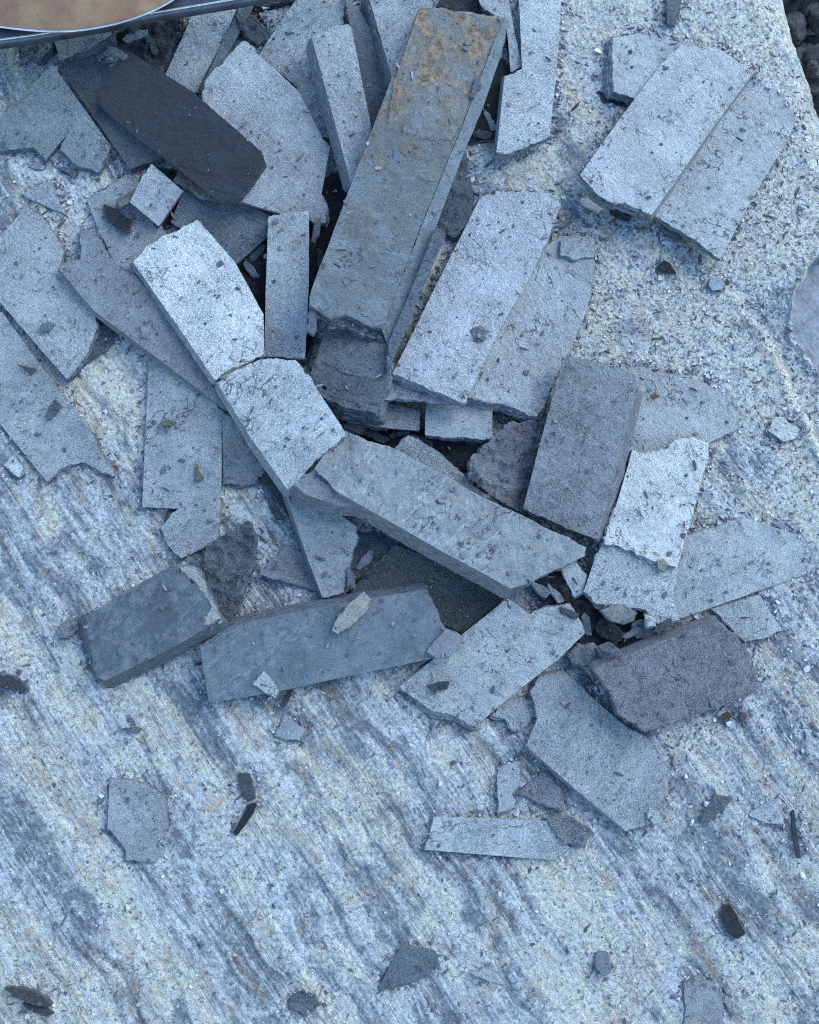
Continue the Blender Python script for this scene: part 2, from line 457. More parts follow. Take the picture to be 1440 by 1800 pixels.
    L(t, bump(t, h, 0.0028), b.inputs['Normal'])
    return m

build_rock()

# ground far below the slab, out to the horizon
def build_ground():
    m, t, b = mat('gravelly_soil')
    geo = N(t, 'ShaderNodeNewGeometry')
    P = geo.outputs['Position']
    c = mixc(t, ramp(t, noise(t, P, 60, 6, 0.65), 0.35, 0.65), (0.028, 0.027, 0.026), (0.085, 0.083, 0.08))
    c = mixc(t, ramp(t, noise(t, P, 1.5, 4), 0.4, 0.65, 0, 0.5), c, (0.06, 0.065, 0.04))
    L(t, c, b.inputs['Base Color']); b.inputs['Roughness'].default_value = 0.85
    L(t, bump(t, noise(t, P, 90, 5, 0.65), 0.01), b.inputs['Normal'])
    co = [(-60, -60, -0.17), (60, -60, -0.17), (60, 60, -0.17), (-60, 60, -0.17)]
    me = mesh_from('ground', co, None, [(0, 1, 2, 3)], mats=(m,), quad_mat=0)
    tag(link('ground', me), kind='structure')
build_ground()

# ------------------------------------------------------------------ height map of everything laid so far
HC = 0.001
HX0, HY0, HNX, HNY = -0.46, -0.54, 920, 1090
hx = HX0 + (np.arange(HNX) + 0.5) * HC
hy = HY0 + (np.arange(HNY) + 0.5) * HC
HGX, HGY = np.meshgrid(hx, hy)
H = rock(HGX, HGY)[0].copy()
HROCK = H.copy()

def inside(px, py, poly):
    r = np.zeros(px.shape, bool)
    n = len(poly)
    for i in range(n):
        x0, y0 = poly[i]; x1, y1 = poly[(i + 1) % n]
        if y0 == y1: continue
        c = ((y0 > py) != (y1 > py)) & (px < (x1 - x0) * (py - y0) / (y1 - y0) + x0)
        r ^= c
    return r

def cells_in(poly):
    x0, y0 = poly.min(0); x1, y1 = poly.max(0)
    i0 = max(int((x0 - HX0) / HC) - 1, 0); i1 = min(int((x1 - HX0) / HC) + 2, HNX)
    j0 = max(int((y0 - HY0) / HC) - 1, 0); j1 = min(int((y1 - HY0) / HC) + 2, HNY)
    sx = HGX[j0:j1, i0:i1]; sy = HGY[j0:j1, i0:i1]
    return (slice(j0, j1), slice(i0, i1)), inside(sx, sy, poly), sx, sy

def rest_plane(P, cen):
    """lowest plane lying on all the points P with its centre of mass at cen: how a stiff plate comes to rest"""
    c0 = P[:, :2].mean(0)
    ang = np.arctan2(P[:, 1] - c0[1], P[:, 0] - c0[0])
    rad = np.hypot(P[:, 1] - c0[1], P[:, 0] - c0[0])
    act = set()
    for k in range(10):
        s = np.cos(ang - k * math.pi / 5) * rad
        act.add(int(np.argmax(s)))
    act = list(act)
    best = (0, 0, P[:, 2].max())
    for it in range(40):
        A = P[act]; n = len(act)
        idx = np.array([(i, j, k) for i in range(n) for j in range(i + 1, n) for k in range(j + 1, n)])
        M = np.stack([A[idx][:, :, 0], A[idx][:, :, 1], np.ones((len(idx), 3))], -1)
        det = np.linalg.det(M)
        ok = np.abs(det) > 1e-7
        if not ok.any(): return best
        S = np.linalg.solve(M[ok], A[idx][ok][:, :, 2][..., None])[..., 0]
        val = S[:, 0:1] * A[None, :, 0] + S[:, 1:2] * A[None, :, 1] + S[:, 2:3]
        feas = (val >= A[None, :, 2] - 1e-7).all(1) & (np.abs(S[:, 0]) < 0.6) & (np.abs(S[:, 1]) < 0.6)
        if not feas.any(): return best
        e = S[:, 0] * cen[0] + S[:, 1] * cen[1] + S[:, 2]
        e[~feas] = 1e9
        best = tuple(S[np.argmin(e)])
        viol = P[:, 2] - (best[0] * P[:, 0] + best[1] * P[:, 1] + best[2])
        w_ = int(np.argmax(viol))
        if viol[w_] < 2e-5 or w_ in act: return best
        act.append(w_)
    return best

# ------------------------------------------------------------------ slate pieces
def jag(s, seed, step, span=1.0):
    """broken-line noise: straight facets between random knots"""
    r = np.random.default_rng(int(seed))
    n = int(s.max() / step) + 4 if len(s) else 4
    kx = np.cumsum(r.uniform(0.35, 1.65, n + 6)) * step - step
    return np.interp(s, kx, r.uniform(-1, 1, len(kx)))

def outline(pts, kinds, flares, seed, amp):
    """corner list in pixels -> fine ragged outline, with roughness and flare at every point"""
    out, rg, fl = [], [], []
    n = len(pts)
    pts = [np.array(p, float) for p in pts]
    area = sum(pts[i][0] * pts[(i + 1) % n][1] - pts[(i + 1) % n][0] * pts[i][1] for i in range(n))
    sg = 1.0 if area > 0 else -1.0
    s0 = 0.0
    for i in range(n):
        a, b = pts[i], pts[(i + 1) % n]
        d = b - a; ln = np.hypot(*d); u = d / max(ln, 1e-6); nor = sg * np.array([u[1], -u[0]])
        k = max(int(ln / 2.6), 1)
        r = 1.0 if kinds[i] == 'r' else 0.0
        f = np.arange(k) / k; s = s0 + f * ln; z = np.full(k, seed * 3.17)
        env = np.minimum(1.0, 6 * np.minimum(f, 1 - f) + 0.15)
        if r:
            off = amp * (0.85 * jag(s - s0, seed * 100 + i, 17) + 0.65 * jag(s - s0, seed * 100 + i + 50, 6) + 0.3 * pn(s / 3.1, z, 209)) * env
        else:
            off = 0.4 * pn(s / 22, z, 211) + 0.35 * pn(s / 5, z, 213) + 0.35 * pn(s / 80, z, 214) * env
        out.append(a[None] + d[None] * f[:, None] + nor[None] * off[:, None]); rg.append(np.full(k, r))
        fv = np.full(k, float(flares.get(i, 0.0))); fv[0] = max(fv[0], flares.get((i - 1) % n, 0.0))
        fl.append(fv)
        s0 += ln
    out = np.concatenate(out); rg = np.concatenate(rg); fl = np.concatenate(fl)
    return out, rg, fl, sg

def normals2(P, sg):
    t = np.roll(P, -2, 0) - np.roll(P, 2, 0)
    t /= np.maximum(np.hypot(t[:, 0], t[:, 1]), 1e-9)[:, None]
    return sg * np.stack([t[:, 1], -t[:, 0]], 1)

THINGS = {}
COUNT = [0]
TILTS = []

def piece(key, name, label, pts, t, col, m=None, fl=None, kinds=None, amp=2.0, rel=0.45, terr=1.0, crag=0.0, prop=(),
          parent=None, dz=0.0, cat='slate piece', group=None, sink=0.4, spacing=2.7, stain=None, drop=None, low=()):
    """one slate plate: pts are the corners of its upper face, t its thickness in mm"""
    COUNT[0] += 1
    seed = COUNT[0]
    m = m or M_LIGHT
    t = t * 1e-3
    n = len(pts)
    if kinds is None:
        kinds = ''.join('s' if math.dist(pts[i], pts[(i + 1) % n]) > 85 else 'r' for i in range(n))
    OP, rg, FL, sg = outline(pts, kinds, fl or {}, seed, amp)
    # --- where it comes to rest
    if parent is None:
        pl = (0.0, 0.0, 0.004)
        for it in range(2):
            W = to_plane(OP, (pl[0], pl[1], pl[2] + t))[:, :2]
            sl, ins, sx, sy = cells_in(W[::3])
            hz = H[sl]
            P = np.stack([sx[ins], sy[ins], hz[ins] - sink * 1e-3], 1)
            if len(P) < 6:
                P = np.concatenate([np.stack([W[:, 0], W[:, 1], np.full(len(W), np.median(hz))], 1)])
            if len(P) > 6000: P = P[::3]
            cen = P[:, :2].mean(0)
            extra = []
            for (qx, qy, qh) in prop:
                q = to_plane([(qx, qy)], (0, 0, qh * 1e-3))[0]
                extra.append((q[0], q[1], qh * 1e-3))
            if not prop and not low and t < 0.0042 and cat in ('slate flake', 'slate chip'):
                k_ = int(np.argmin(W[:, 0] + W[:, 1])) if seed % 3 else int(np.argmin(W[:, 1] - 0.3 * W[:, 0]))
                extra.append((W[k_, 0], W[k_, 1], float(np.median(P[:, 2])) + 1e-3 * (2.0 + 2.2 * ((seed * 37) % 10) / 10)))
            if extra: P = np.concatenate([P, np.array(extra)])
            pl = rest_plane(P, cen)
        if low:
            # an end pressed into the dust: take the plane through three given heights instead
            Q = np.array([[*to_plane([(a, b)], (0, 0, c * 1e-3))[0]] for a, b, c in low])
            pl = tuple(np.linalg.solve(np.stack([Q[:, 0], Q[:, 1], np.ones(3)], 1), Q[:, 2]))
        TILTS.append((key, math.degrees(math.atan(math.hypot(pl[0], pl[1]))), pl[0] * cen[0] + pl[1] * cen[1] + pl[2]))
    else:
        po, pl = THINGS[parent]
        pl = (pl[0], pl[1], pl[2] + dz * 1e-3)
    top = (pl[0], pl[1], pl[2] + t)
    # --- relief of the cleaved face
    def relief(q):
        x, y = q[:, 0], q[:, 1]; k = seed * 17.3
        z = rel * 0.55 * fbm(x / 55 + k, y / 55, 300, 3) + 0.16 * rel * fbm(x / 9 + k, y / 6, 305, 2)
        tn = 2.4 * fbm(x / 85 - k, y / 70 + k, 310, 4, 0.55)
        tf = tn - np.floor(tn)
        z = z + terr * (np.floor(tn) + sstep(0.88, 1.0, tf)) * 0.5
        if crag:
            a = fbm(x / 34 + k, y / 34, 320, 4, 0.6)
            z = z + crag * (a + 0.6 * np.abs(fbm((x + y) / 22 + k, (x - y) / 60, 325, 3)))
            tc = a * 5; z = z + crag * 0.35 * (np.floor(tc) + sstep(0.7, 1, tc - np.floor(tc)))
        return z * 1e-3
    # --- upper face
    x0, y0 = OP.min(0); x1, y1 = OP.max(0)
    small = max(x1 - x0, y1 - y0) < 70
    sp = 1.9 if small else spacing
    gx, gy = np.meshgrid(np.arange(x0, x1, sp), np.arange(y0, y1, sp * 0.87))
    gx = gx + (np.arange(gx.shape[0]) % 2)[:, None] * sp / 2
    G = np.stack([gx.ravel(), gy.ravel()], 1)
    G = G + rng.uniform(-0.3, 0.3, G.shape) * sp
    G = G[inside(G[:, 0], G[:, 1], OP)]
    if len(G):
        keep = np.ones(len(G), bool)
        for c in range(0, len(G), 4000):
            d2 = ((G[c:c + 4000, None, :] - OP[None, ::1, :]) ** 2).sum(-1).min(1)
            keep[c:c + 4000] = d2 > (0.55 * sp) ** 2
        G = G[keep]
    V = [Vector(p) for p in OP] + [Vector(p) for p in G]
    cv, ce, cf, ov, oe, of = delaunay_2d_cdt(V, [], [list(range(len(OP)))], 1, 1e-4)
    Q = np.array([(v.x, v.y) for v in cv])
    tri = np.array([f if len(f) == 3 else f[:3] for f in cf], int)
    W = to_plane(Q, top)
    W[:, 2] += relief(Q)
    # faces must look up
    if len(tri):
        a, b, c = W[tri[:, 0]], W[tri[:, 1]], W[tri[:, 2]]
        up = np.cross(b - a, c - a)[:, 2] < 0
        tri[up] = tri[up][:, ::-1]
    # --- sides, as a stack of torn or sawn layers
    nO = len(OP)
    nor = normals2(OP, sg)
    nor = (nor + np.roll(nor, 1, 0) + np.roll(nor, -1, 0)) / 3
    per = np.cumsum(np.hypot(*(OP - np.roll(OP, 1, 0)).T))
    nl = int(np.clip(round(t * 1e3 / 1.5), 1, 9))
    FLs = FL.copy()
    FLs = np.where((FLs == 0) & (rg == 0), -min(2.2, t * 1e3 * 0.22), FLs)
    for _ in range(2): FLs = (np.roll(FLs, 1) + FLs + np.roll(FLs, -1)) / 3
    rings = []
    W0 = to_plane(OP, top); W0[:, 2] += relief(OP)
    ch = min(0.35e-3, t * 0.25)
    base = to_plane(OP, top)
    nw = np.stack([nor[:, 0] * PX, -nor[:, 1] * PX], 1)
    def ring(offpx, depth, blend):
        R = base.copy()
        R[:, :2] += nw * offpx[:, None]
        R[:, 2] = pl[0] * R[:, 0] + pl[1] * R[:, 1] + pl[2] + t - depth + relief(OP) * blend
        return R
    rings.append(W0)
    sz = np.full(nO, seed * 1.37)
    prev = 0.25 + 0.35 * np.abs(pn(per / 9, sz, 400)) + rg * 0.3
    rings.append(ring(prev, ch, 1.0))
    for j in range(nl):
        f1 = (j + 1) / nl
        lay = rg * amp * (1.0 * f1 + 1.0 * jag(per, seed * 31 + j, 16) + 0.5 * jag(per, seed * 37 + j, 6)) + (1 - rg) * 0.5 * pn(per / 30, sz + 3.3 * j, 420)
        off = FLs * f1 + lay + 0.3
        d0 = ch + (t - ch) * (j / nl); d1 = ch + (t - ch) * f1
        if rg.any() and nl > 1:
            st_ = FLs * ((j + 0.25) / nl) + lay + 0.2
            rings.append(ring(np.where(rg > 0, st_, FLs * (j / nl) + 0.35), d0 + 0.06e-3 + (d1 - d0) * 0.08, 1.0 - (j / nl)))
        rings.append(ring(off, d1, 0.0 if j == nl - 1 else 1 - f1))
    co = [W]; off = len(W); quads = []
    for r_ in rings: co.append(r_)
    ii = np.arange(nO); jj = (ii + 1) % nO
    for k in range(len(rings) - 1):
        a = off + k * nO; b = off + (k + 1) * nO
        q = np.stack([a + ii, b + ii, b + jj, a + jj], 1)
        quads.append(q if sg < 0 else q[:, ::-1])
    CO = np.concatenate(co)
    cpt = CO[:, :2].mean(0)
    org = np.array([cpt[0], cpt[1], pl[0] * cpt[0] + pl[1] * cpt[1] + pl[2]])
    # underside
    lastring = np.arange(off + (len(rings) - 1) * nO, off + len(rings) * nO)
    CO = np.concatenate([CO, org[None]])
    cb = len(CO) - 1
    lr2 = np.roll(lastring, -1)
    und = np.stack([lastring, lr2, np.full(nO, cb)], 1)
    if sg < 0: und = und[:, ::-1]
    und = und if True else und
    T = np.concatenate([tri, und])
    tm = np.concatenate([np.zeros(len(tri), int), np.ones(len(und), int)])
    me = mesh_from(name, CO - org, T, np.concatenate(quads), mats=(m, M_EDGE), tri_mat=tm, quad_mat=np.concatenate([np.zeros(nO, int), np.ones(nO * (len(rings) - 2), int)]))
    if stain is not None:
        at = me.attributes.new('stain', 'FLOAT', 'POINT')
        val = np.zeros(len(CO)); val[:len(Q)] = stain(Q); val[len(Q):len(Q) + nO] = stain(OP)
        at.data.foreach_set('value', val.astype(np.float32))
    par = THINGS[parent][0] if parent else None
    o = link(name, me, org, par)
    lit = sum(col) > 0.6
    o.color = (col[0] * (1.0 if lit else 0.93), col[1] * (1.0 if lit else 1.04), col[2] * (0.92 if lit else 1.0), 1.0)
    THINGS[key] = (o, pl)
    if parent is None: tag(o, label, cat, group)
    elif label: o['label'] = label
    # --- raise the height map
    foot = base[:, :2] + nw * np.maximum(FLs * 0.6, 0)[:, None]
    sl, ins, sx, sy = cells_in(foot[::2])
    zt = pl[0] * sx + pl[1] * sy + pl[2] + t
    H[sl] = np.where(ins, np.maximum(H[sl], zt), H[sl])
    return o

# ------------------------------------------------------------------ the offcuts, from the lowest to the uppermost
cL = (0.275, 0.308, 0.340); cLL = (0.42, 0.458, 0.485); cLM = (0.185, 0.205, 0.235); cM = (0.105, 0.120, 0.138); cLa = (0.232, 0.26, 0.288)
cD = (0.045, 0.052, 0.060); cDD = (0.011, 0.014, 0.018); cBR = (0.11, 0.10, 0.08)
GH = 'small slate scraps in the gaps of the heap'

# scraps deep in the heap; the darkest stand in for shade in gaps
piece('f1', 'slate_scrap', 'torn slate scrap coloured black for the shade in the gap left of the long thick slab', [(540, 330), (600, 300), (612, 370), (585, 430), (560, 500), (552, 590), (535, 640), (520, 560), (535, 430)], 3, cDD, M_CRAG, crag=1.6, amp=3, cat='slate scrap')
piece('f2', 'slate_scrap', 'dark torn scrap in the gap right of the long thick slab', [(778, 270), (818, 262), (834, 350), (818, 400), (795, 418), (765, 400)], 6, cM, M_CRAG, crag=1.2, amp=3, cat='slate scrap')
piece('f3', 'slate_scrap', 'flat scrap coloured black for the shade in the gap under the top right of the long slab', [(835, 120), (882, 100), (900, 128), (884, 200), (868, 246), (815, 250)], 4, cDD, M_DARK, cat='slate scrap')
piece('f4', 'slate_scrap', 'torn dark scrap under the steel blade, left of the pale strip', [(196, 58), (262, 38), (322, 30), (298, 95), (285, 130), (250, 108), (215, 88)], 7, cD, M_CRAG, crag=2.2, amp=3, cat='slate scrap')  # tone darkened for the shade under the blade
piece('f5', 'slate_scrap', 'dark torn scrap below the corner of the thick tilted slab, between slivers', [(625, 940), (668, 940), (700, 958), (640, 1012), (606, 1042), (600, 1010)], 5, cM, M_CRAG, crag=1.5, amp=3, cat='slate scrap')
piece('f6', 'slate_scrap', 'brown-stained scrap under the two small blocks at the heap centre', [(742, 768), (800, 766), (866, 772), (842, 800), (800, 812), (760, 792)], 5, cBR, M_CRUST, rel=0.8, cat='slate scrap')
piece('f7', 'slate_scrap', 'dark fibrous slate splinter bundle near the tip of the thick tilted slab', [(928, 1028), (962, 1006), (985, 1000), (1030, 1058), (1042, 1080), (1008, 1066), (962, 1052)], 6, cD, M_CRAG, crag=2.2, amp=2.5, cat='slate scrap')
piece('f8', 'slate_scrap', 'added scrap coloured dark for shade under the left end of the heap, behind the upright strip', [(408, 455), (470, 415), (480, 560), (462, 560), (425, 490)], 4, cDD, M_CRAG, crag=1.0, cat='slate scrap')
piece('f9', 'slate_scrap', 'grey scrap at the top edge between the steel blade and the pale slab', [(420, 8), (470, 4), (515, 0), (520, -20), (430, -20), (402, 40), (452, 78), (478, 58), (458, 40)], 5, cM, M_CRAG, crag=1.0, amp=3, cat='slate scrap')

piece('f10', 'slate_scrap', 'added dark fill for shade at the bottom of the gap between the speckled and purplish slabs', [(930, 1010), (1000, 1020), (1060, 1045), (1120, 1075), (1185, 1092), (1110, 1140), (1050, 1168), (1004, 1160), (1030, 1112), (1000, 1060)], 3, cDD, M_CRAG, crag=1.8, amp=3, cat='slate scrap')  # this and the fills below are added to darken bright gaps
piece('f11', 'slate_scrap', 'added dark fill for shade in the gap below the two small blocks', [(596, 738), (660, 742), (745, 752), (842, 790), (850, 850), (760, 812), (690, 786), (640, 772)], 3, cDD, M_CRAG, crag=1.2, amp=3, cat='slate scrap')
piece('f12', 'slate_scrap', 'added dark narrow fill for shade under the lower left edge of the brightest slab', [(440, 765), (470, 800), (520, 880), (506, 905), (466, 852), (455, 830)], 3, cD, M_CRAG, crag=0.8, cat='slate scrap')
piece('f13', 'slate_scrap', 'added black fill for shade in the gap right of the little square piece', [(262, 292), (312, 300), (352, 338), (330, 380), (292, 400), (272, 392)], 2.5, cDD, M_CRAG, crag=0.6, cat='slate scrap')
piece('f14', 'slate_scrap', 'added black fill for shade at the top edge behind the head of the long slab', [(745, -20), (845, -20), (850, 30), (800, 40), (750, 30)], 4, cDD, M_CRAG, crag=0.8, cat='slate scrap')
piece('f15', 'slate_scrap', 'added dark fill for shade in the notch left of the pale piece with the torn side', [(1050, 160), (1080, 158), (1122, 178), (1100, 186), (1064, 178)], 2, cDD, M_DARK, cat='slate scrap')

# upper left; pieces next to the blade are coloured darker for the shade there
piece('D', 'slate_offcut', 'grey slab with a notched lower edge at the left border under the blade', [(-40, 245), (0, 208), (92, 113), (194, 256), (188, 274), (172, 302), (150, 295), (130, 286), (105, 263), (116, 238), (80, 281), (58, 258), (20, 262), (-40, 266)], 6, (0.15, 0.17, 0.19), kinds='ssssrrrrrsrrrs', amp=2, prop=[(60, 190, 9)])  # base tone lowered to stand in for shade by the blade
piece('E', 'slate_chip', 'small grainy grey chunk directly under the blade at the left', [(32, 80), (60, 72), (92, 70), (90, 88), (70, 105), (50, 98)], 8, cM, M_GRAIN, crag=0.8, cat='slate chip')  # darkened colour in place of the shade here
piece('F', 'slate_chip', 'small wedge-shaped slate piece sticking out under the steel blade', [(96, 70), (150, 58), (198, 52), (196, 62), (150, 88), (105, 106)], 10, cM, M_LIGHT, fl={4: 7, 3: 7}, cat='slate chip')  # coloured darker for shade under the blade
piece('C', 'slate_strip', 'dark grey slate strip partly under the blackest slab', [(97, 109), (150, 88), (196, 118), (290, 230), (284, 278), (228, 296)], 7, (0.075, 0.085, 0.095), M_DARK, kinds='rsssrs')  # dark tone stands in for cast shade on this strip
piece('H', 'slate_strip', 'pale parallel-sided strip running down from the steel blade', [(338, 28), (416, 12), (398, 60), (346, 160), (322, 170), (289, 134)], 8, cL, fl={2: 8}, kinds='rssrrs')
piece('Hs', 'slate_strip', 'narrow shaded strip along the right of the pale strip below the blade', [(420, 14), (446, 10), (395, 105), (362, 160), (352, 158)], 3, cM, M_DARK, kinds='rssrs')  # darker tone in place of the shade on this side strip
piece('J', 'slate_offcut', 'pale speckled slab at the top edge behind the small upright strip', [(455, 96), (480, 58), (530, -15), (612, -15), (602, 40), (590, 130), (582, 240), (556, 240), (522, 152)], 6, cL, kinds='sssrrsrss')
piece('W1', 'slate_offcut', 'grey piece at the left carrying a black chip', [(154, 354), (190, 328), (228, 307), (250, 330), (292, 412), (242, 462), (236, 482), (202, 466), (172, 402)], 4, cLa, kinds='rrrsrrrrs', amp=2.5)
piece('W3', 'slate_chip', 'small brown-grey wedge under the little square piece', [(206, 352), (240, 330), (246, 338), (226, 356), (210, 362)], 3, cBR, M_CRUST, cat='slate chip')
piece('W4', 'slate_offcut', 'dark grey piece under the broad pale slab, left of the upright strip', [(300, 390), (322, 336), (352, 335), (416, 352), (474, 378), (469, 416), (413, 467), (370, 440)], 5, cM, kinds='srrsrssr')
piece('W2', 'slate_flake', 'small square pale grey piece below the blackest slab', [(267, 288), (318, 332), (320, 337), (279, 397), (228, 355), (250, 310)], 6, cL, kinds='srsssr', prop=[(300, 330, 9)], cat='slate flake')
piece('I', 'slate_offcut', 'broad pale irregular slab between the blackest slab and the long thick slab', [(430, 72), (448, 90), (525, 160), (568, 245), (580, 257), (565, 343), (576, 368), (572, 392), (546, 388), (490, 374), (415, 352), (380, 250), (357, 170), (362, 140), (395, 105)], 7, cL, kinds='rssrsrrrsssrrrr', amp=2.2)
piece('W5', 'slate_chip', 'brownish sliver tucked under the lower edge of the blackest slab', [(306, 318), (313, 300), (350, 322), (388, 352), (350, 346)], 4, cBR, M_CRUST, cat='slate chip')
piece('B', 'slate_offcut', 'blackest rectangular slab in the heap, upper left', [(222, 87), (340, 162), (458, 265), (466, 287), (444, 318), (418, 350), (392, 350), (280, 263), (167, 177), (192, 125)], 8, (0.024, 0.030, 0.037), M_DARK, kinds='ssrrrrssss', fl={6: 4, 7: 4}, amp=1.0)
piece('bkchip', 'slate_chip', 'jagged black chip lying on the grey piece at the left', [(184, 359), (205, 367), (233, 389), (227, 406), (215, 408), (190, 385)], 3, cDD, M_DARK, amp=2.5, cat='slate chip')

# left border
piece('T', 'slate_offcut', 'pale slab at the left border with a jagged lower end', [(-40, 530), (5, 550), (58, 625), (110, 692), (165, 765), (200, 836), (178, 830), (150, 812), (118, 818), (96, 836), (82, 846), (0, 745), (-40, 700)], 4, cLa, kinds='ssssrrrrrrsss', amp=3)
piece('S2', 'slate_flake', 'thin dark underlayer showing at the right end of the left border slab', [(168, 548), (200, 572), (192, 606), (150, 640), (118, 668), (140, 600)], 3, cM, M_CRAG, crag=0.4, cat='slate flake')
piece('S', 'slate_offcut', 'pale slab at the left border with a broken right end, above another slab', [(-40, 448), (0, 416), (48, 361), (78, 386), (112, 440), (102, 476), (170, 549), (166, 585), (150, 625), (117, 666), (0, 531), (-40, 488)], 6, cLa, kinds='srrrrrrrrsss', amp=2.4)
piece('BJ', 'slate_flake', 'thin pale flake leaning at the left above the border slab', [(38, 340), (88, 320), (102, 350), (119, 380), (60, 354)], 2, cL, cat='slate flake', prop=[(90, 340, 4)])
piece('R', 'slate_strip', 'long narrow grey strip wedged under the pale broken slab', [(142, 398), (164, 410), (202, 466), (240, 486), (330, 598), (380, 668), (402, 700), (400, 722), (292, 641), (165, 546), (104, 473), (110, 463), (142, 456)], 7, cLM, kinds='rrrsssrsssrrr', fl={7: 5, 8: 6, 9: 6}, amp=2)
piece('U', 'slate_offcut', 'upright pale slab with a broken notched lower end, left of centre', [(262, 627), (300, 650), (340, 680), (393, 724), (389, 840), (385, 950), (320, 981), (294, 955), (284, 926), (300, 906), (315, 894), (250, 891), (256, 760)], 5, cLa, kinds='rrrsssrrrrsss', amp=2.2)
piece('V', 'slate_offcut', 'darker grey piece right of the upright pale slab', [(392, 728), (415, 735), (463, 814), (458, 836), (448, 851), (393, 852)], 4, cM, kinds='rsrrrs', amp=2.5)
piece('Q1', 'slate_offcut', 'bright pale slab with a ragged upper end, left of the upright strip', [(234, 460), (258, 432), (302, 410), (347, 386), (362, 402), (414, 462), (463, 552), (464, 622), (437, 637), (378, 668)], 8, cLL, kinds='rrrrsssrrs', fl={9: 9}, prop=[(420, 600, 12)])
piece('brchip', 'slate_chip', 'tiny brown chip in the crack between the two bright slabs', [(385, 664), (412, 648), (430, 645), (424, 656), (396, 667)], 2.5, cBR, M_CRUST, cat='slate chip')
piece('Q3', 'slate_strip', 'short upright pale strip standing out left of the long thick slab', [(472, 381), (510, 374), (543, 370), (543, 500), (536, 630), (500, 627), (464, 627), (468, 490)], 12, cL, kinds='rrssrrss', amp=1.5)

# lower left of the heap
piece('AL2', 'slate_flake', 'small grey triangle left of the dark-sided sliver', [(456, 1011), (478, 985), (500, 962), (530, 970), (556, 1038), (500, 1022)], 4, cLM, kinds='rrrsrr', cat='slate flake')
piece('AL4', 'slate_offcut', 'brownish grainy slab under the thick tilted slab', [(697, 958), (800, 1000), (892, 1048), (812, 1113), (770, 1092), (745, 1040), (640, 1040), (618, 1042)], 5, (0.085, 0.093, 0.092), M_GRAIN, kinds='ssssrrsr', rel=0.8)
piece('AL1', 'slate_strip', 'dark-sided pointed sliver under the bright broken slab', [(496, 848), (545, 866), (626, 925), (629, 945), (612, 1000), (604, 1041), (567, 1050), (540, 980)], 11, cLa, kinds='rsrrrrss', fl={7: 8, 6: 8}, crag=0.3)
piece('AA', 'slate_offcut', 'pale slab mostly hidden behind the thick tilted slab', [(694, 786), (718, 766), (762, 790), (812, 832), (824, 848), (884, 892), (800, 880), (720, 822)], 9, cL, kinds='rrrrrsss')
piece('AJ', 'slate_offcut', 'pale speckled slab with a dark chip at bottom centre of the heap', [(703, 1207), (760, 1160), (817, 1112), (892, 1052), (912, 1064), (931, 1080), (960, 1067), (1002, 1062), (1016, 1086), (1028, 1113), (980, 1160), (900, 1222), (833, 1279), (800, 1258), (762, 1250), (735, 1230)], 7, cL, kinds='sssrrrrrrsssrrrr', fl={12: 8, 13: 14, 14: 9}, amp=2.2)
piece('AR', 'slate_flake', 'small jagged grey flake under the lower right edge of the speckled slab', [(862, 1258), (893, 1230), (935, 1228), (943, 1250), (926, 1275), (906, 1285), (890, 1266)], 2.5, cL, amp=3, cat='slate flake')
piece('AM', 'slate_offcut', 'long blue-grey slab lying crosswise in the lower left with a leaf-shaped chip on it', [(352, 1136), (400, 1102), (480, 1084), (635, 1054), (748, 1036), (756, 1050), (769, 1078), (782, 1107), (796, 1130), (758, 1158), (605, 1190), (490, 1215), (368, 1236), (361, 1190)], 12, (0.098, 0.118, 0.136), M_SMOOTH, kinds='rsssrrrrrsssrr', fl={1: 14, 2: 15, 3: 13}, prop=[(560, 1100, 8)])
piece('AM2', 'slate_chip', 'small blue-grey chip at the right end of the long crosswise slab', [(751, 1146), (782, 1107), (813, 1118), (806, 1140), (790, 1152), (770, 1158)], 3, cLM, M_SMOOTH, cat='slate chip')
piece('AP1', 'slate_chip', 'pale leaf-shaped splinter lying on the long crosswise slab', [(640, 1040), (652, 1053), (640, 1079), (612, 1104), (593, 1113), (584, 1109), (591, 1092), (619, 1057)], 4, (0.27, 0.28, 0.25), M_CRUST, crag=0.8, cat='slate chip')
piece('AP2', 'slate_chip', 'tiny pale diamond chip at the lower edge of the long crosswise slab', [(463, 1180), (478, 1196), (489, 1213), (483, 1226), (444, 1203)], 2, cL, cat='slate chip')
piece('AO', 'slate_chip', 'dark ridged wedge of slate behind the dark lower left slab', [(362, 958), (413, 932), (437, 917), (449, 946), (441, 1001), (428, 1029), (412, 1078), (390, 1092), (358, 1003)], 12, cM, M_CRAG, crag=1.6, amp=2.5, kinds='rrrrrrrrs', cat='slate wedge')
piece('AN', 'slate_offcut', 'dark smooth slab with a pale crust along its right end, lower left', [(150, 1085), (215, 1042), (297, 998), (322, 996), (346, 999), (366, 1040), (388, 1090), (300, 1140), (182, 1197), (170, 1190), (160, 1140)], 15, (0.068, 0.083, 0.096), M_SMOOTH, kinds='ssrrrrssrrr', fl={7: 15, 6: 15, 10: 20, 9: 12, 8: 4}, prop=[(330, 1050, 16)])
piece('ANc', 'crust', 'pale chalky crust on the right end of the dark slab', [(318, 999), (344, 1002), (364, 1042), (386, 1088), (360, 1098), (372, 1066), (350, 1030)], 1.2, (0.27, 0.29, 0.27), M_CRUST, parent='AN', dz=14.7, amp=3, kinds='rrrrrrr', crag=0.5)
piece('BZ', 'slate_chip', 'small chip touching the left end of the dark lower left slab', [(101, 1109), (112, 1094), (126, 1085), (135, 1104), (120, 1119), (107, 1121)], 3, cLM, cat='slate chip')

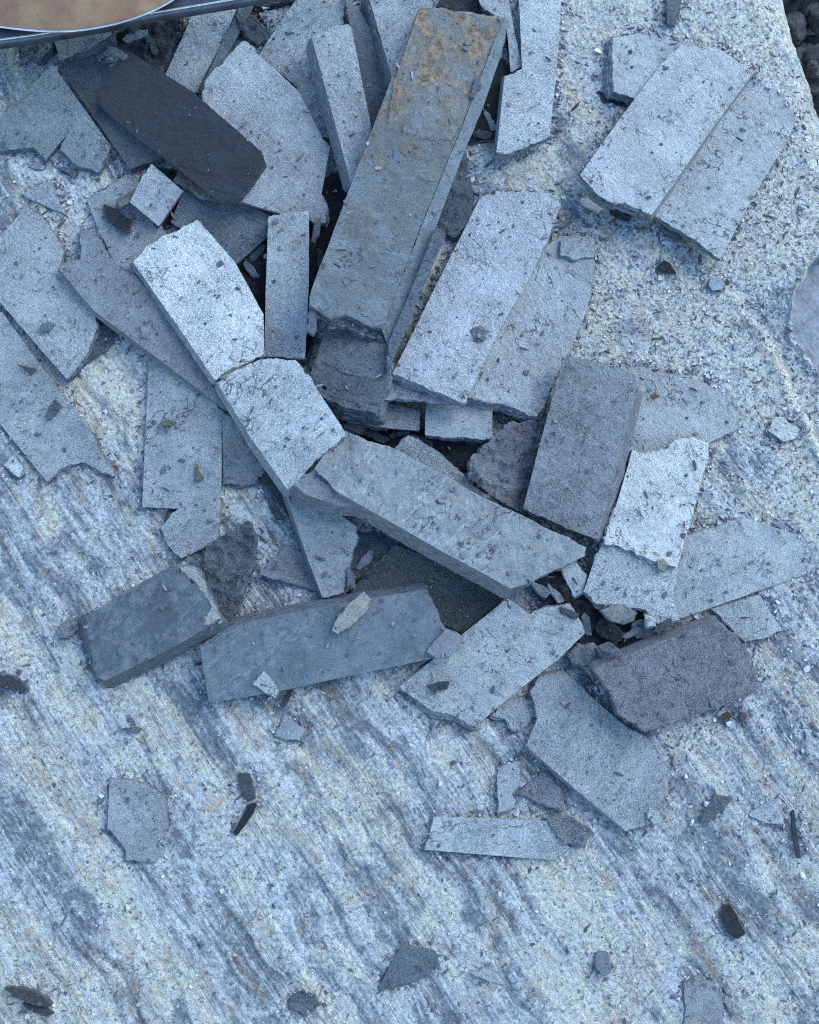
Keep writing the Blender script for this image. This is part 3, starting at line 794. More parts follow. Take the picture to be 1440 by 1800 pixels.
# centre
piece('Z1', 'slate_block', 'left of two small pale blocks at the heap centre', [(600, 719), (668, 705), (737, 722), (734, 757), (680, 752), (612, 741)], 10, cLM, kinds='ssrsrr', cat='slate block')
piece('Z2', 'slate_block', 'right of two small pale blocks at the heap centre, square-ended', [(750, 700), (866, 706), (865, 773), (810, 768), (747, 764)], 12, cL, kinds='ssrrs', cat='slate block', prop=[(800, 760, 8)])
piece('AB', 'slate_chip', 'craggy grey chunk with cracks behind the thick tilted slab', [(831, 806), (862, 775), (896, 744), (958, 742), (940, 820), (922, 905), (880, 882), (842, 852), (822, 832)], 10, cLM, M_CRAG, crag=2.2, amp=3, kinds='rrrsssrrr', cat='slate chunk')
piece('X2', 'slate_offcut', 'grey slab with curved stepped layers under the foot of the long thick slab', [(577, 560), (684, 590), (690, 630), (680, 680), (668, 730), (640, 722), (600, 713), (548, 691), (556, 630)], 15, (0.14, 0.156, 0.178), M_CRAG, crag=0.5, kinds='srrrrrrss', amp=2.5, fl={3: 6, 4: 14, 5: 16, 6: 14})
piece('X2a', 'layer', None, [(577, 561), (684, 591), (689, 630), (682, 672), (655, 690), (622, 694), (588, 684), (552, 668), (556, 630)], 1.0, cM, M_CRAG, parent='X2', dz=15.0, kinds='srrrrrrrs', amp=3, crag=0.3)
piece('X2b', 'layer', None, [(578, 562), (684, 592), (688, 628), (682, 656), (650, 664), (612, 658), (580, 640), (558, 628)], 1.0, (0.125,0.14,0.158), M_CRAG, parent='X2', dz=15.9, kinds='srrrrrrs', amp=3, crag=0.3)
piece('X2c', 'layer', None, [(578, 560), (684, 588), (690, 630), (681, 678), (664, 706), (630, 710), (590, 698), (550, 680), (556, 630)], 1.2, cM, M_CRAG, parent='X2', dz=14.2, kinds='srrrrrrrs', amp=3, crag=0.3)
piece('X1', 'slate_strip', 'dark-sided strip along the right of the long thick slab', [(766, 398), (784, 412), (731, 535), (681, 652), (684, 600), (735, 480)], 8, cM, M_DARK, kinds='rssrss', fl={1: -9, 2: -9}, prop=[(730, 520, 22)])
piece('Y2', 'slate_offcut', 'pale speckled slab half under the broad pale slab right of centre', [(985, 415), (1044, 418), (1042, 480), (1030, 550), (1000, 620), (976, 662), (956, 716), (942, 732), (900, 716), (860, 706), (824, 698), (870, 560), (935, 450)], 9, (0.30, 0.33, 0.365), kinds='rrrsrrrrrrrss', fl={6: 8, 7: 10, 8: 10, 9: 8}, amp=2.4, prop=[(900, 600, 10)])
piece('Y1', 'slate_offcut', 'broad pale parallel-sided slab right of the long thick slab', [(845, 346), (872, 335), (930, 338), (976, 340), (986, 360), (942, 468), (879, 577), (820, 703), (812, 709), (790, 698), (745, 679), (690, 657), (760, 515)], 7, (0.315, 0.345, 0.39), kinds='rrrrrssrrrrss', fl={9: 4, 10: 9, 8: 3}, amp=1.8, prop=[(780, 600, 20)])
piece('Y1l', 'lower_layer', None, [(692, 655), (746, 676), (800, 700), (812, 708), (770, 706), (720, 702), (672, 703), (676, 680)], 3, cL, M_CRAG, parent='Y1', dz=-3.2, kinds='srrrrrrs', amp=2, crag=0.4)
piece('shell', 'slate_chip', 'tiny curved dark chip on the broad pale slab', [(829, 581), (842, 574), (858, 581), (848, 598), (836, 598)], 1.8, cM, cat='slate chip')

# top centre
piece('K2', 'slate_offcut', 'shaded slab behind the small upright strip at the top', [(604, -15), (640, 30), (668, 100), (692, 150), (655, 240), (640, 200), (618, 60)], 5, cM, kinds='srrsrss')  # colour darkened for the shade it lies in
piece('Lp', 'slate_offcut', 'pale dark-sided slab at the top edge, left of the long slab head', [(646, -15), (770, -15), (757, 18), (728, 50), (700, 130), (690, 138)], 14, cL, kinds='srrsrs', fl={5: 16, 4: 10})
piece('Nn', 'slate_strip', 'narrow pale strip behind the head of the long thick slab', [(838, -15), (892, -15), (905, 60), (918, 116), (898, 124), (890, 40), (846, 10)], 6, cL, kinds='sssrsrs')
piece('O', 'slate_offcut', 'pale speckled slab right of the long slab head', [(912, -15), (988, -15), (978, 130), (966, 240), (930, 255), (894, 270), (873, 267), (887, 134), (918, 120)], 6, cL, kinds='sssrrrsrs', fl={6: 5}, prop=[(920, 180, 8)])
piece('K', 'slate_strip', 'upright dark-sided strip left of the long thick slab', [(548, 64), (580, 50), (612, 42), (620, 60), (648, 200), (668, 300), (617, 322)], 15, cL, kinds='rrrsssr'[:6] + 's', fl={6: 15}, prop=[(600, 200, 10)])
def m_stain(q):
    return np.clip(1.15 - (q[:, 1] - 20) / 400.0 + 0.6 * fbm(q[:, 0] / 60, q[:, 1] / 60, 500, 3), 0, 1)
piece('Mm', 'slate_offcut', 'long thick slab with a rusty brown head, tallest in the middle of the heap', [(736, 15), (765, 14), (820, 22), (886, 30), (866, 75), (814, 214), (737, 403), (672, 578), (640, 570), (608, 553), (582, 561), (545, 534), (547, 511), (601, 368), (682, 155), (724, 44)], 12, (0.155, 0.175, 0.195), M_RUST, kinds='rrrsssssrrrrssss'[:7] + 'rrrrrssss'[:9], fl={8: 6, 9: 5, 10: 4, 7: 6}, amp=2.0, stain=m_stain, prop=[(640, 480, 22)])
piece('Mled', 'side_ledge', 'stepped blue-grey ledge along the right side of the slab', [(887, 30), (894, 36), (879, 101), (848, 191), (817, 264), (775, 375), (737, 483), (681, 607), (672, 580), (738, 405), (815, 216), (867, 77)], 8, (0.13, 0.15, 0.165), M_SMOOTH, parent='Mm', dz=1.0, kinds='rrssssssrsss'[:12], fl={})
piece('Mlow', 'lower_layer', 'torn lower layers jutting out at the foot of the slab', [(546, 528), (608, 545), (672, 570), (682, 606), (664, 596), (636, 590), (612, 572), (584, 572), (560, 556)], 5, cM, M_CRAG, parent='Mm', dz=1.5, kinds='ssrrrrrrr', amp=3.5, crag=0.4)
piece('Mtop', 'top_layer', 'rust-stained upper layer with a torn lower edge', [(737, 18), (766, 17), (822, 25), (882, 33), (861, 80), (811, 214), (793, 246), (742, 238), (712, 232), (683, 222), (690, 150), (726, 48)], 1.0, (0.155, 0.175, 0.19), M_RUST, parent='Mm', dz=11.9, kinds='rrrsssrrrrsss'[:12], amp=2.4, stain=m_stain, rel=0.5)

# right side
piece('P1', 'slate_offcut', 'pale piece with a torn dark left side at the upper right', [(1077, 66), (1120, 58), (1205, 76), (1190, 120), (1130, 176), (1079, 161)], 10, cL, kinds='rssrrr', fl={5: 14, 4: 3}, low=[(1060, 120, -1.5), (1200, 70, -10), (1120, 175, -1)])
piece('P3', 'slate_offcut', 'large pale slab lying under its twin at the upper right', [(1146, 376), (1240, 235), (1322, 128), (1372, 150), (1402, 205), (1376, 262), (1344, 312), (1300, 390), (1267, 454), (1205, 411)], 6, cL, kinds='ssrrrsssrr', fl={}, amp=1.6, low=[(1150, 370, 11), (1267, 454, 13), (1380, 170, -7)])
piece('P2', 'slate_offcut', 'large pale slab lying on its twin at the upper right, lower end torn', [(1020, 307), (1090, 208), (1166, 108), (1196, 78), (1262, 84), (1326, 126), (1236, 248), (1146, 377), (1122, 366), (1098, 356), (1078, 354), (1056, 346), (1040, 328)], 8, (0.30, 0.33, 0.375), kinds='ssrrrssrrrrrr', fl={5: 3, 6: 5, 7: 3, 8: 5, 9: 4}, amp=2.2, low=[(1030, 310, 16), (1146, 376, 18), (1300, 110, -3)])
piece('AD', 'slate_offcut', 'dusty grey grainy slab right of the brownish slab', [(1092, 640), (1160, 655), (1232, 670), (1292, 702), (1302, 750), (1244, 782), (1180, 800), (1090, 812), (1080, 720)], 5, (0.265,0.29,0.32), M_LIGHT, kinds='rrrrrrsrs', amp=2.6, low=[(1100, 700, 4), (1290, 710, -4.0), (1200, 790, 1)])
piece('AG', 'slate_offcut', 'long pale speckled slab reaching the right border', [(1204, 941), (1250, 930), (1310, 910), (1395, 938), (1452, 950), (1442, 1000), (1330, 1040), (1194, 1088), (1176, 1046), (1186, 998)], 5, cL, kinds='rrssrssrrr', amp=2.4, low=[(1200, 1000, 3), (1194, 1085, 3.5), (1430, 960, -4.5)])
piece('AF', 'slate_offcut', 'pale slab with cracks under the bright jagged slab, right of centre', [(1060, 950), (1110, 960), (1192, 992), (1182, 1050), (1194, 1090), (1156, 1096), (1135, 1071), (1090, 1066), (1050, 1061), (1026, 1040), (1045, 985)], 6, cL, kinds='rsrrrrrrrsr', fl={7: 8}, amp=2.2)
piece('AE', 'slate_offcut', 'bright pale slab with a scalloped upper edge on the right', [(1112, 791), (1132, 798), (1152, 794), (1176, 788), (1190, 772), (1214, 768), (1246, 777), (1240, 822), (1216, 910), (1190, 997), (1150, 986), (1110, 966), (1062, 956), (1086, 880)], 4, cLL, kinds='rrrrrrrsssrrrs', amp=2.6)
piece('AI', 'slate_flake', 'thin grey flake beside the purplish slab at the right', [(1250, 1070), (1335, 1045), (1376, 1108), (1350, 1118), (1310, 1128), (1285, 1102)], 3, cL, kinds='ssrrrr', amp=2.2, cat='slate flake')
piece('BR', 'stone', 'small pale rounded stone in the gap below the cracked slab', [(1056, 1074), (1075, 1064), (1100, 1066), (1120, 1078), (1116, 1090), (1096, 1097), (1074, 1090)], 7, (0.21, 0.205, 0.185), M_CRUST, crag=0.8, cat='stone')
piece('BS', 'slate_scrap', 'black ridged slate scrap in the gap left of the purplish slab', [(1046, 1102), (1060, 1090), (1080, 1100), (1098, 1114), (1080, 1131), (1060, 1118)], 6, cDD, M_CRAG, crag=1.5, cat='slate scrap')
piece('BT', 'slate_scrap', 'rough pale lump between the speckled slab and the purplish slab', [(1000, 1150), (1020, 1134), (1045, 1132), (1056, 1150), (1040, 1166), (1010, 1166)], 6, cLM, M_CRAG, crag=1.5, cat='slate scrap')
piece('BU', 'slate_scrap', 'grey ridged scrap touching the upper corner of the purplish slab', [(1050, 1140), (1075, 1132), (1094, 1146), (1072, 1158), (1056, 1160)], 5, cM, M_CRAG, crag=1.0, cat='slate scrap')
piece('BV', 'slate_scrap', 'small grey shard in the gap above the purplish slab', [(1112, 1100), (1128, 1092), (1150, 1096), (1148, 1116), (1122, 1122)], 4, cLM, M_CRAG, crag=0.8, cat='slate scrap')
piece('BV2', 'slate_scrap', 'tiny upright shard beside the rounded pale stone', [(1134, 1082), (1150, 1086), (1154, 1100), (1140, 1102)], 5, cL, M_LIGHT, cat='slate scrap')
piece('AQ', 'slate_offcut', 'pale flat slab with a straight lower left edge, bottom right of the heap', [(950, 1190), (985, 1178), (1040, 1225), (1092, 1270), (1140, 1302), (1182, 1362), (1166, 1402), (1164, 1442), (1101, 1461), (1010, 1386), (925, 1311), (946, 1262), (932, 1215)], 5, cLa, kinds='rrsrrrrrsssrr', fl={8: 4, 9: 4}, amp=2.4, low=[(930, 1310, 4.5), (1100, 1460, 4.0), (1170, 1360, -1.0)])
piece('AH', 'slate_offcut', 'purplish grainy rectangular slab at the lower right of the heap', [(1043, 1176), (1150, 1131), (1262, 1092), (1296, 1116), (1318, 1150), (1333, 1210), (1270, 1240), (1200, 1262), (1134, 1285), (1086, 1254), (1072, 1214)], 11, (0.149, 0.139, 0.168), M_GRAIN, kinds='ssrrrrrrrrr', fl={0: 12, 1: 13}, amp=2.0, rel=0.6, prop=[(1130, 1180, 8)])
piece('BX', 'slate_flake', 'thin bluish flake standing in the gap below the brownish slab', [(988, 998), (1012, 988), (1030, 1010), (1026, 1042), (1012, 1050), (996, 1020)], 4, cL, M_LIGHT, cat='slate flake')
piece('AC', 'slate_offcut', 'brownish-grey grainy slab with a smooth right side face, right of centre', [(991, 627), (1030, 632), (1080, 645), (1117, 660), (1121, 680), (1086, 820), (1050, 948), (1000, 930), (960, 910), (920, 893), (944, 800)], 13, (0.187, 0.187, 0.211), M_GRAIN, kinds='rrrrsssrrsss'[:11], fl={4: 16, 5: 18}, amp=2.0, rel=0.6, prop=[(985, 760, 17), (1060, 800, 16)])
ak = [(553, 823), (603, 757), (645, 776), (692, 788), (770, 829), (855, 878), (921, 908), (975, 936), (1031, 963), (1028, 976), (1000, 990), (967, 1005), (918, 1029), (897, 1034), (772, 966), (695, 922), (592, 864)]
piece('AK', 'slate_offcut', 'thick weathered slab tilted across the centre with a dark sawn lower side', ak, 17, (0.205, 0.235, 0.255), M_CRUST, kinds='rrrssrrrrrrrssssr', fl={13: 18, 14: 19, 15: 18, 12: 8}, amp=1.8, crag=0.45, rel=1.3, terr=1.3, prop=[(560, 850, 20), (700, 900, 20)])
piece('AKc', 'chipped_corner', 'lower chipped step at the left corner of the slab', [(518, 853), (554, 824), (594, 866), (640, 892), (592, 888), (545, 872)], 12, cLM, M_LIGHT, parent='AK', dz=1.0, kinds='rssssr', fl={3: 14, 4: 16, 5: 16}, amp=1.5)
piece('Q2', 'slate_offcut', 'brightest pale slab, broken from the one above it, left of centre', [(382, 672), (434, 642), (470, 631), (518, 633), (549, 672), (602, 752), (607, 763), (584, 785), (552, 812), (508, 864), (440, 768)], 8, cLL, kinds='rrrrssrrrss', fl={9: 12, 10: 10}, prop=[(400, 690, 12)])

# loose chips, lower rock
CH = 'slate chip'
piece('AS', 'slate_strip', 'pale rectangular strip lying alone on the rock below the heap', [(762, 1436), (860, 1438), (960, 1443), (985, 1466), (1000, 1490), (976, 1512), (860, 1503), (747, 1494), (757, 1470)], 4, cL, kinds='ssrrrssrr')
piece('AT', 'slate_flake', 'small L-shaped grey flake above the lone pale strip', [(876, 1352), (914, 1339), (915, 1370), (900, 1396), (908, 1420), (876, 1428)], 2.5, cL, cat='slate flake')
piece('AU', 'slate_flake', 'small dark-edged triangular flake beside the L-shaped flake', [(910, 1396), (932, 1376), (956, 1358), (985, 1386), (994, 1426), (950, 1412)], 3, cLM, M_CRAG, crag=0.4, cat='slate flake')
piece('AV', 'slate_flake', 'grainy grey flake alone on the streaked rock, lower left', [(193, 1369), (236, 1373), (267, 1386), (289, 1400), (296, 1448), (288, 1470), (274, 1484), (282, 1501), (274, 1515), (220, 1512), (222, 1498), (212, 1481), (189, 1456)], 2.5, (0.2, 0.222, 0.25), M_LIGHT, amp=1.8, cat='slate flake')
piece('AW1', 'slate_chip', 'upper of two dark slivers end to end on the lower left rock', [(420, 1360), (438, 1361), (447, 1390), (448, 1404), (435, 1408), (422, 1385)], 2, cD, M_DARK, amp=1, cat=CH)
piece('AW2', 'slate_chip', 'lower black sliver of the two end to end on the lower left rock', [(436, 1415), (450, 1412), (444, 1430), (416, 1468), (411, 1464), (424, 1440)], 3, cDD, M_DARK, amp=1, cat=CH)
piece('AX', 'slate_chip', 'black curved chip lying alone at the bottom right', [(1273, 1594), (1283, 1591), (1296, 1612), (1311, 1640), (1298, 1651), (1280, 1638), (1271, 1618)], 5, (0.02, 0.022, 0.025), M_DARK, amp=1, cat=CH)
piece('AY', 'slate_chip', 'brownish-black splinter in the bottom left corner', [(7, 1737), (22, 1736), (62, 1744), (91, 1766), (82, 1771), (54, 1765), (24, 1750)], 5, (0.05, 0.045, 0.045), M_CRAG, amp=1, crag=0.5, cat=CH)
piece('AY2', 'slate_chip', 'long thin dark splinter just below the brownish-black one', [(38, 1764), (60, 1766), (95, 1782), (80, 1786), (52, 1776)], 2.5, cD, M_DARK, amp=1, cat=CH)
piece('AZ', 'slate_chip', 'dark oval pebble-like chip at the left border', [(-8, 1186), (20, 1190), (46, 1209), (40, 1218), (16, 1212), (-8, 1204)], 4, cD, M_CRAG, crag=0.6, cat=CH)
piece('BA', 'slate_flake', 'dark wedge-shaped flake at bottom centre, its upper left edge lifted', [(706, 1662), (750, 1671), (792, 1685), (772, 1704), (732, 1724), (692, 1735), (665, 1738)], 3, cM, M_DARK, cat='slate flake', low=[(706, 1662, 2.0), (665, 1738, 2.0), (780, 1700, -3.0)])
piece('BB', 'slate_flake', 'dark rounded flake at the bottom edge left of centre', [(508, 1757), (526, 1744), (549, 1748), (561, 1768), (537, 1784), (511, 1772)], 1.8, cM, M_GRAIN, cat='slate flake')
piece('BC', 'slate_flake', 'small pale triangle at the bottom right of centre', [(827, 1710), (856, 1703), (876, 1713), (887, 1731), (852, 1722)], 2, cL, cat='slate flake')
piece('BD', 'slate_flake', 'dark tablet-shaped chip on the right of the lower rock', [(1232, 1446), (1256, 1398), (1288, 1403), (1274, 1421), (1246, 1442)], 2, cM, M_CRAG, crag=0.4, cat='slate flake')
piece('BE', 'slate_flake', 'thin pale kite-shaped flake with a dark edge near the right border', [(1317, 1432), (1357, 1404), (1369, 1412), (1378, 1449), (1344, 1446)], 1.8, cL, cat='slate flake')
piece('BF', 'slate_flake', 'small grey oblong flake near the bottom right', [(1048, 1679), (1068, 1675), (1074, 1710), (1064, 1716), (1050, 1706)], 1.8, cM, M_SMOOTH, cat='slate flake')
piece('BG', 'slate_flake', 'rounded grey flake half sunk in the rock at the bottom right', [(1204, 1730), (1226, 1718), (1256, 1730), (1272, 1770), (1270, 1815), (1204, 1815)], 2, cLM, M_LIGHT, cat='slate flake', low=[(1204, 1760, 0.2), (1270, 1730, -0.6), (1240, 1810, -0.4)])
piece('BH', 'slate_flake', 'small pale triangle below the long crosswise slab', [(500, 1257), (520, 1272), (536, 1283), (526, 1302), (484, 1294)], 3, cL, cat='slate flake')
piece('BI', 'slate_chip', 'thin dark sliver under the lower edge of the long crosswise slab', [(493, 1240), (508, 1214), (515, 1214), (502, 1240)], 2, cD, M_DARK, amp=1, cat=CH)
piece('BK', 'slate_chip', 'grey bar-shaped chip at the top edge right of centre', [(1173, -12), (1197, -12), (1195, 22), (1187, 45), (1173, 42)], 3, cM, M_CRAG, crag=0.5, amp=1, cat=CH)
piece('BL', 'stone', 'small smooth bluish pebble below the large twin slabs', [(1246, 500), (1250, 490), (1262, 485), (1272, 496), (1268, 508), (1252, 510)], 4, cL, M_SMOOTH, amp=0.6, cat='pebble')
piece('BM', 'slate_chip', 'black triangular chip on the crumbly rock below the large twin slabs', [(1158, 468), (1168, 457), (1178, 464), (1189, 480), (1172, 478)], 3, cDD, M_DARK, amp=1, cat=CH)
piece('BN', 'slate_flake', 'pale ragged flake on the right, beside the yellowish ledge', [(1352, 758), (1358, 740), (1372, 732), (1406, 756), (1398, 772), (1372, 772)], 2.5, cLL, amp=2.4, cat='slate flake')
piece('BO', 'slate_chip', 'dark chip lying on the lower left border slab', [(80, 734), (86, 716), (98, 702), (108, 714), (98, 728), (86, 738)], 2, cM, M_CRAG, amp=1.5, cat=CH)
piece('BO2', 'slate_chip', 'thin dark arrow-like sliver on the lower left border slab', [(28, 640), (60, 648), (64, 652), (54, 660), (46, 650)], 1.5, cD, M_DARK, amp=0.8, cat=CH)
piece('BO3', 'slate_chip', 'small oval dark chip on the upper left border slab', [(70, 572), (84, 566), (96, 572), (88, 581), (74, 582)], 1.5, cM, M_DARK, amp=0.8, cat=CH)
piece('BP', 'slate_chip', 'dark oblong chip lying on the pale speckled slab', [(750, 1206), (770, 1200), (790, 1198), (786, 1210), (764, 1216)], 2.2, cD, M_DARK, amp=0.8, cat=CH)
piece('BQ', 'slate_chip', 'small brown wedge chip on the upright pale slab, upper', [(284, 740), (296, 738), (310, 743), (296, 747), (284, 747)], 1.8, cBR, M_DARK, amp=0.8, cat=CH)
piece('BQ2', 'slate_chip', 'small brown thorn-like chip on the upright pale slab, lower', [(346, 812), (350, 830), (358, 841), (346, 846), (344, 838)], 1.8, cBR, M_DARK, amp=0.8, cat=CH)
piece('BY', 'slate_chip', 'rust-brown chip below the purplish slab', [(1272, 1256), (1280, 1252), (1288, 1260), (1280, 1268), (1272, 1266)], 3, (0.06, 0.035, 0.022), M_DARK, amp=1, cat=CH)
piece('BY2', 'slate_chip', 'grey-brown chip right of the rust-brown one below the purplish slab', [(1300, 1262), (1308, 1252), (1314, 1258), (1306, 1270)], 3, (0.08, 0.07, 0.06), M_DARK, amp=1, cat=CH)
piece('CA', 'slate_chip', 'thin dark chip on the rock below the dark lower left slab', [(215, 1281), (240, 1279), (250, 1281), (240, 1288), (222, 1287)], 2, cM, M_DARK, amp=0.8, cat=CH)
piece('CB', 'slate_flake', 'small bright crumpled flake at the left border below the slab ends', [(6, 818), (24, 800), (38, 822), (33, 838)], 2.5, cLL, cat='slate flake', amp=2)
piece('CC', 'slate_chip', 'rust-red fleck on the dusty grainy slab', [(1144, 696), (1152, 692), (1160, 696), (1150, 701)], 1.2, (0.10, 0.05, 0.035), M_DARK, amp=0.6, cat=CH)
piece('CD', 'slate_flake', 'small pale scrap at the upper right corner of the half-hidden speckled slab', [(986, 424), (1012, 416), (1042, 420), (1044, 452), (1010, 456), (984, 448)], 2, cL, cat='slate flake')
piece('CE', 'slate_chip', 'greenish crust chip near the tip edge of the bright scalloped slab', [(1156, 986), (1166, 984), (1174, 992), (1168, 1004), (1158, 1000)], 2, (0.2, 0.19, 0.15), M_CRUST, amp=1, cat=CH)
piece('CF', 'slate_flake', 'small pale ragged flake at the lower tip of the flat bottom-right slab', [(1142, 1420), (1160, 1430), (1164, 1446), (1150, 1450), (1140, 1438)], 1.8, cL, cat='slate flake')
piece('CG', 'slate_flake', 'dusty grey flake at the right end of the lone pale strip', [(962, 1440), (1010, 1440), (1040, 1462), (1024, 1486), (990, 1482)], 1.8, cLM, M_GRAIN, cat='slate flake', amp=2.5)
piece('CH1', 'slate_chip', 'thin bent dark sliver near the right border of the lower rock', [(1391, 1426), (1396, 1424), (1402, 1470), (1408, 1508), (1402, 1508), (1394, 1468)], 1.5, cD, M_DARK, amp=0.6, cat=CH)

# thin slivers that have dropped into the gaps of the heap
SL = {'under the steel blade at the upper left': [(205, 92, 40, 8, 30), (238, 62, 46, 10, -20), (268, 78, 38, 9, 60)],
      'at the top between the pale strip and the speckled slab': [(402, 60, 40, 9, 120), (424, 38, 34, 8, 70)],
      'in the dark gap left of the long thick slab': [(556, 405, 44, 9, 100), (563, 455, 40, 8, 75), (549, 565, 46, 10, 95)],
      'in the black gap right of the long slab head': [(838, 152, 40, 9, 110), (861, 212, 40, 8, 60), (846, 236, 34, 8, 5)],
      'left of the short upright pale strip': [(440, 474, 36, 8, 50), (452, 444, 40, 8, 130)],
      'below the two small blocks at the centre': [(622, 752, 40, 8, 12), (662, 766, 46, 9, 20), (702, 762, 36, 8, -10), (738, 774, 40, 8, 30)],
      'below the dark side of the thick tilted slab': [(642, 985, 42, 9, -45), (658, 1004, 36, 8, -30), (616, 1016, 40, 8, 80)],
      'near the tip of the thick tilted slab': [(946, 1032, 46, 9, 40), (976, 1042, 42, 8, 55), (1001, 1078, 36, 8, 20), (1032, 1098, 40, 9, 70)],
      'along the upper side of the purplish slab': [(1072, 1142, 38, 8, 15), (1112, 1112, 36, 8, -25), (1166, 1100, 36, 8, -30)],
      'beside the dark-sided pointed sliver': [(472, 872, 40, 8, 65), (484, 900, 34, 8, 50)],
      'below the lower end of the large twin slabs': [(1040, 360, 44, 9, 25), (1090, 378, 40, 8, 20), (1180, 410, 44, 8, 35)],
      'below the notched slab at the left border': [(120, 300, 32, 7, 25), (66, 292, 30, 7, 10)]}
k = 0
for where, items in SL.items():
    for (x, y, ln, wd, an) in items:
        rr = random.Random(k * 7 + 3)
        ca, sa = math.cos(math.radians(an)), math.sin(math.radians(an))
        u0 = rr.uniform(-0.3, 0.3)
        sh = [(-0.5, rr.uniform(-0.4, 0.1)), (u0, -0.5), (0.5, rr.uniform(-0.5, -0.1)), (0.5 - rr.uniform(0, 0.2), 0.5), (-0.4, rr.uniform(0.2, 0.5))]
        pts = [(x + ca * u * ln - sa * v * wd * 1.4, y + sa * u * ln + ca * v * wd * 1.4) for u, v in sh]
        piece('sl%d' % k, 'slate_sliver', 'thin slate sliver ' + where, pts, 1.6 + (k % 3) * 0.8, (cM, cLM, cD, cM)[k % 4], (M_CRAG, M_DARK)[k % 2], amp=1.4, cat='slate sliver', group='thin slivers ' + where)
        k += 1

# ------------------------------------------------------------------ brown steel blade reaching in at the upper left
def metal(name, c0, c1, rough, metallic, sc_=40):
    m, t, b = mat(name)
    geo = N(t, 'ShaderNodeNewGeometry')
    P = geo.outputs['Position']
    f = noise(t, P, sc_, 5, 0.6)
    col = mixc(t, ramp(t, f, 0.35, 0.65), c0, c1)
    sp = ramp(t, noise(t, P, 300, 3), 0.66, 0.74)
    col = mixc(t, math_(t, 'MULTIPLY', sp, 0.6), col, (0.05, 0.04, 0.035))
    L(t, col, b.inputs['Base Color'])
    b.inputs['Metallic'].default_value = metallic
    L(t, ramp(t, noise(t, P, 120, 4), 0.3, 0.7, rough - 0.1, rough + 0.12), b.inputs['Roughness'])
    L(t, bump(t, noise(t, P, 500, 3), 0.0002), b.inputs['Normal'])
    return m

def sweep(name, sections, m, parent=None):
    """closed loft through equal sections (arrays n x 3), ends capped"""
    S = np.array(sections); k, n, _ = S.shape
    co = S.reshape(-1, 3)
    q = []
    for i in range(k - 1):
        for j in range(n):
            q.append((i * n + j, i * n + (j + 1) % n, (i + 1) * n + (j + 1) % n, (i + 1) * n + j))
    c0 = S[0].mean(0); c1 = S[-1].mean(0)
    co = np.concatenate([co, c0[None], c1[None]])
    tr = [(j, k * n, (j + 1) % n) for j in range(n)] + [((k - 1) * n + j, (k - 1) * n + (j + 1) % n, k * n + 1) for j in range(n)]
    org = S[0].mean(0) if parent is None else np.array(parent.location)
    me = mesh_from(name, co - S[0].mean(0), tr, q, smooth_tri=False, smooth_quad=True, mats=(m,), tri_mat=0, quad_mat=0)
    o = link(name, me, S[0].mean(0), parent)
    return o

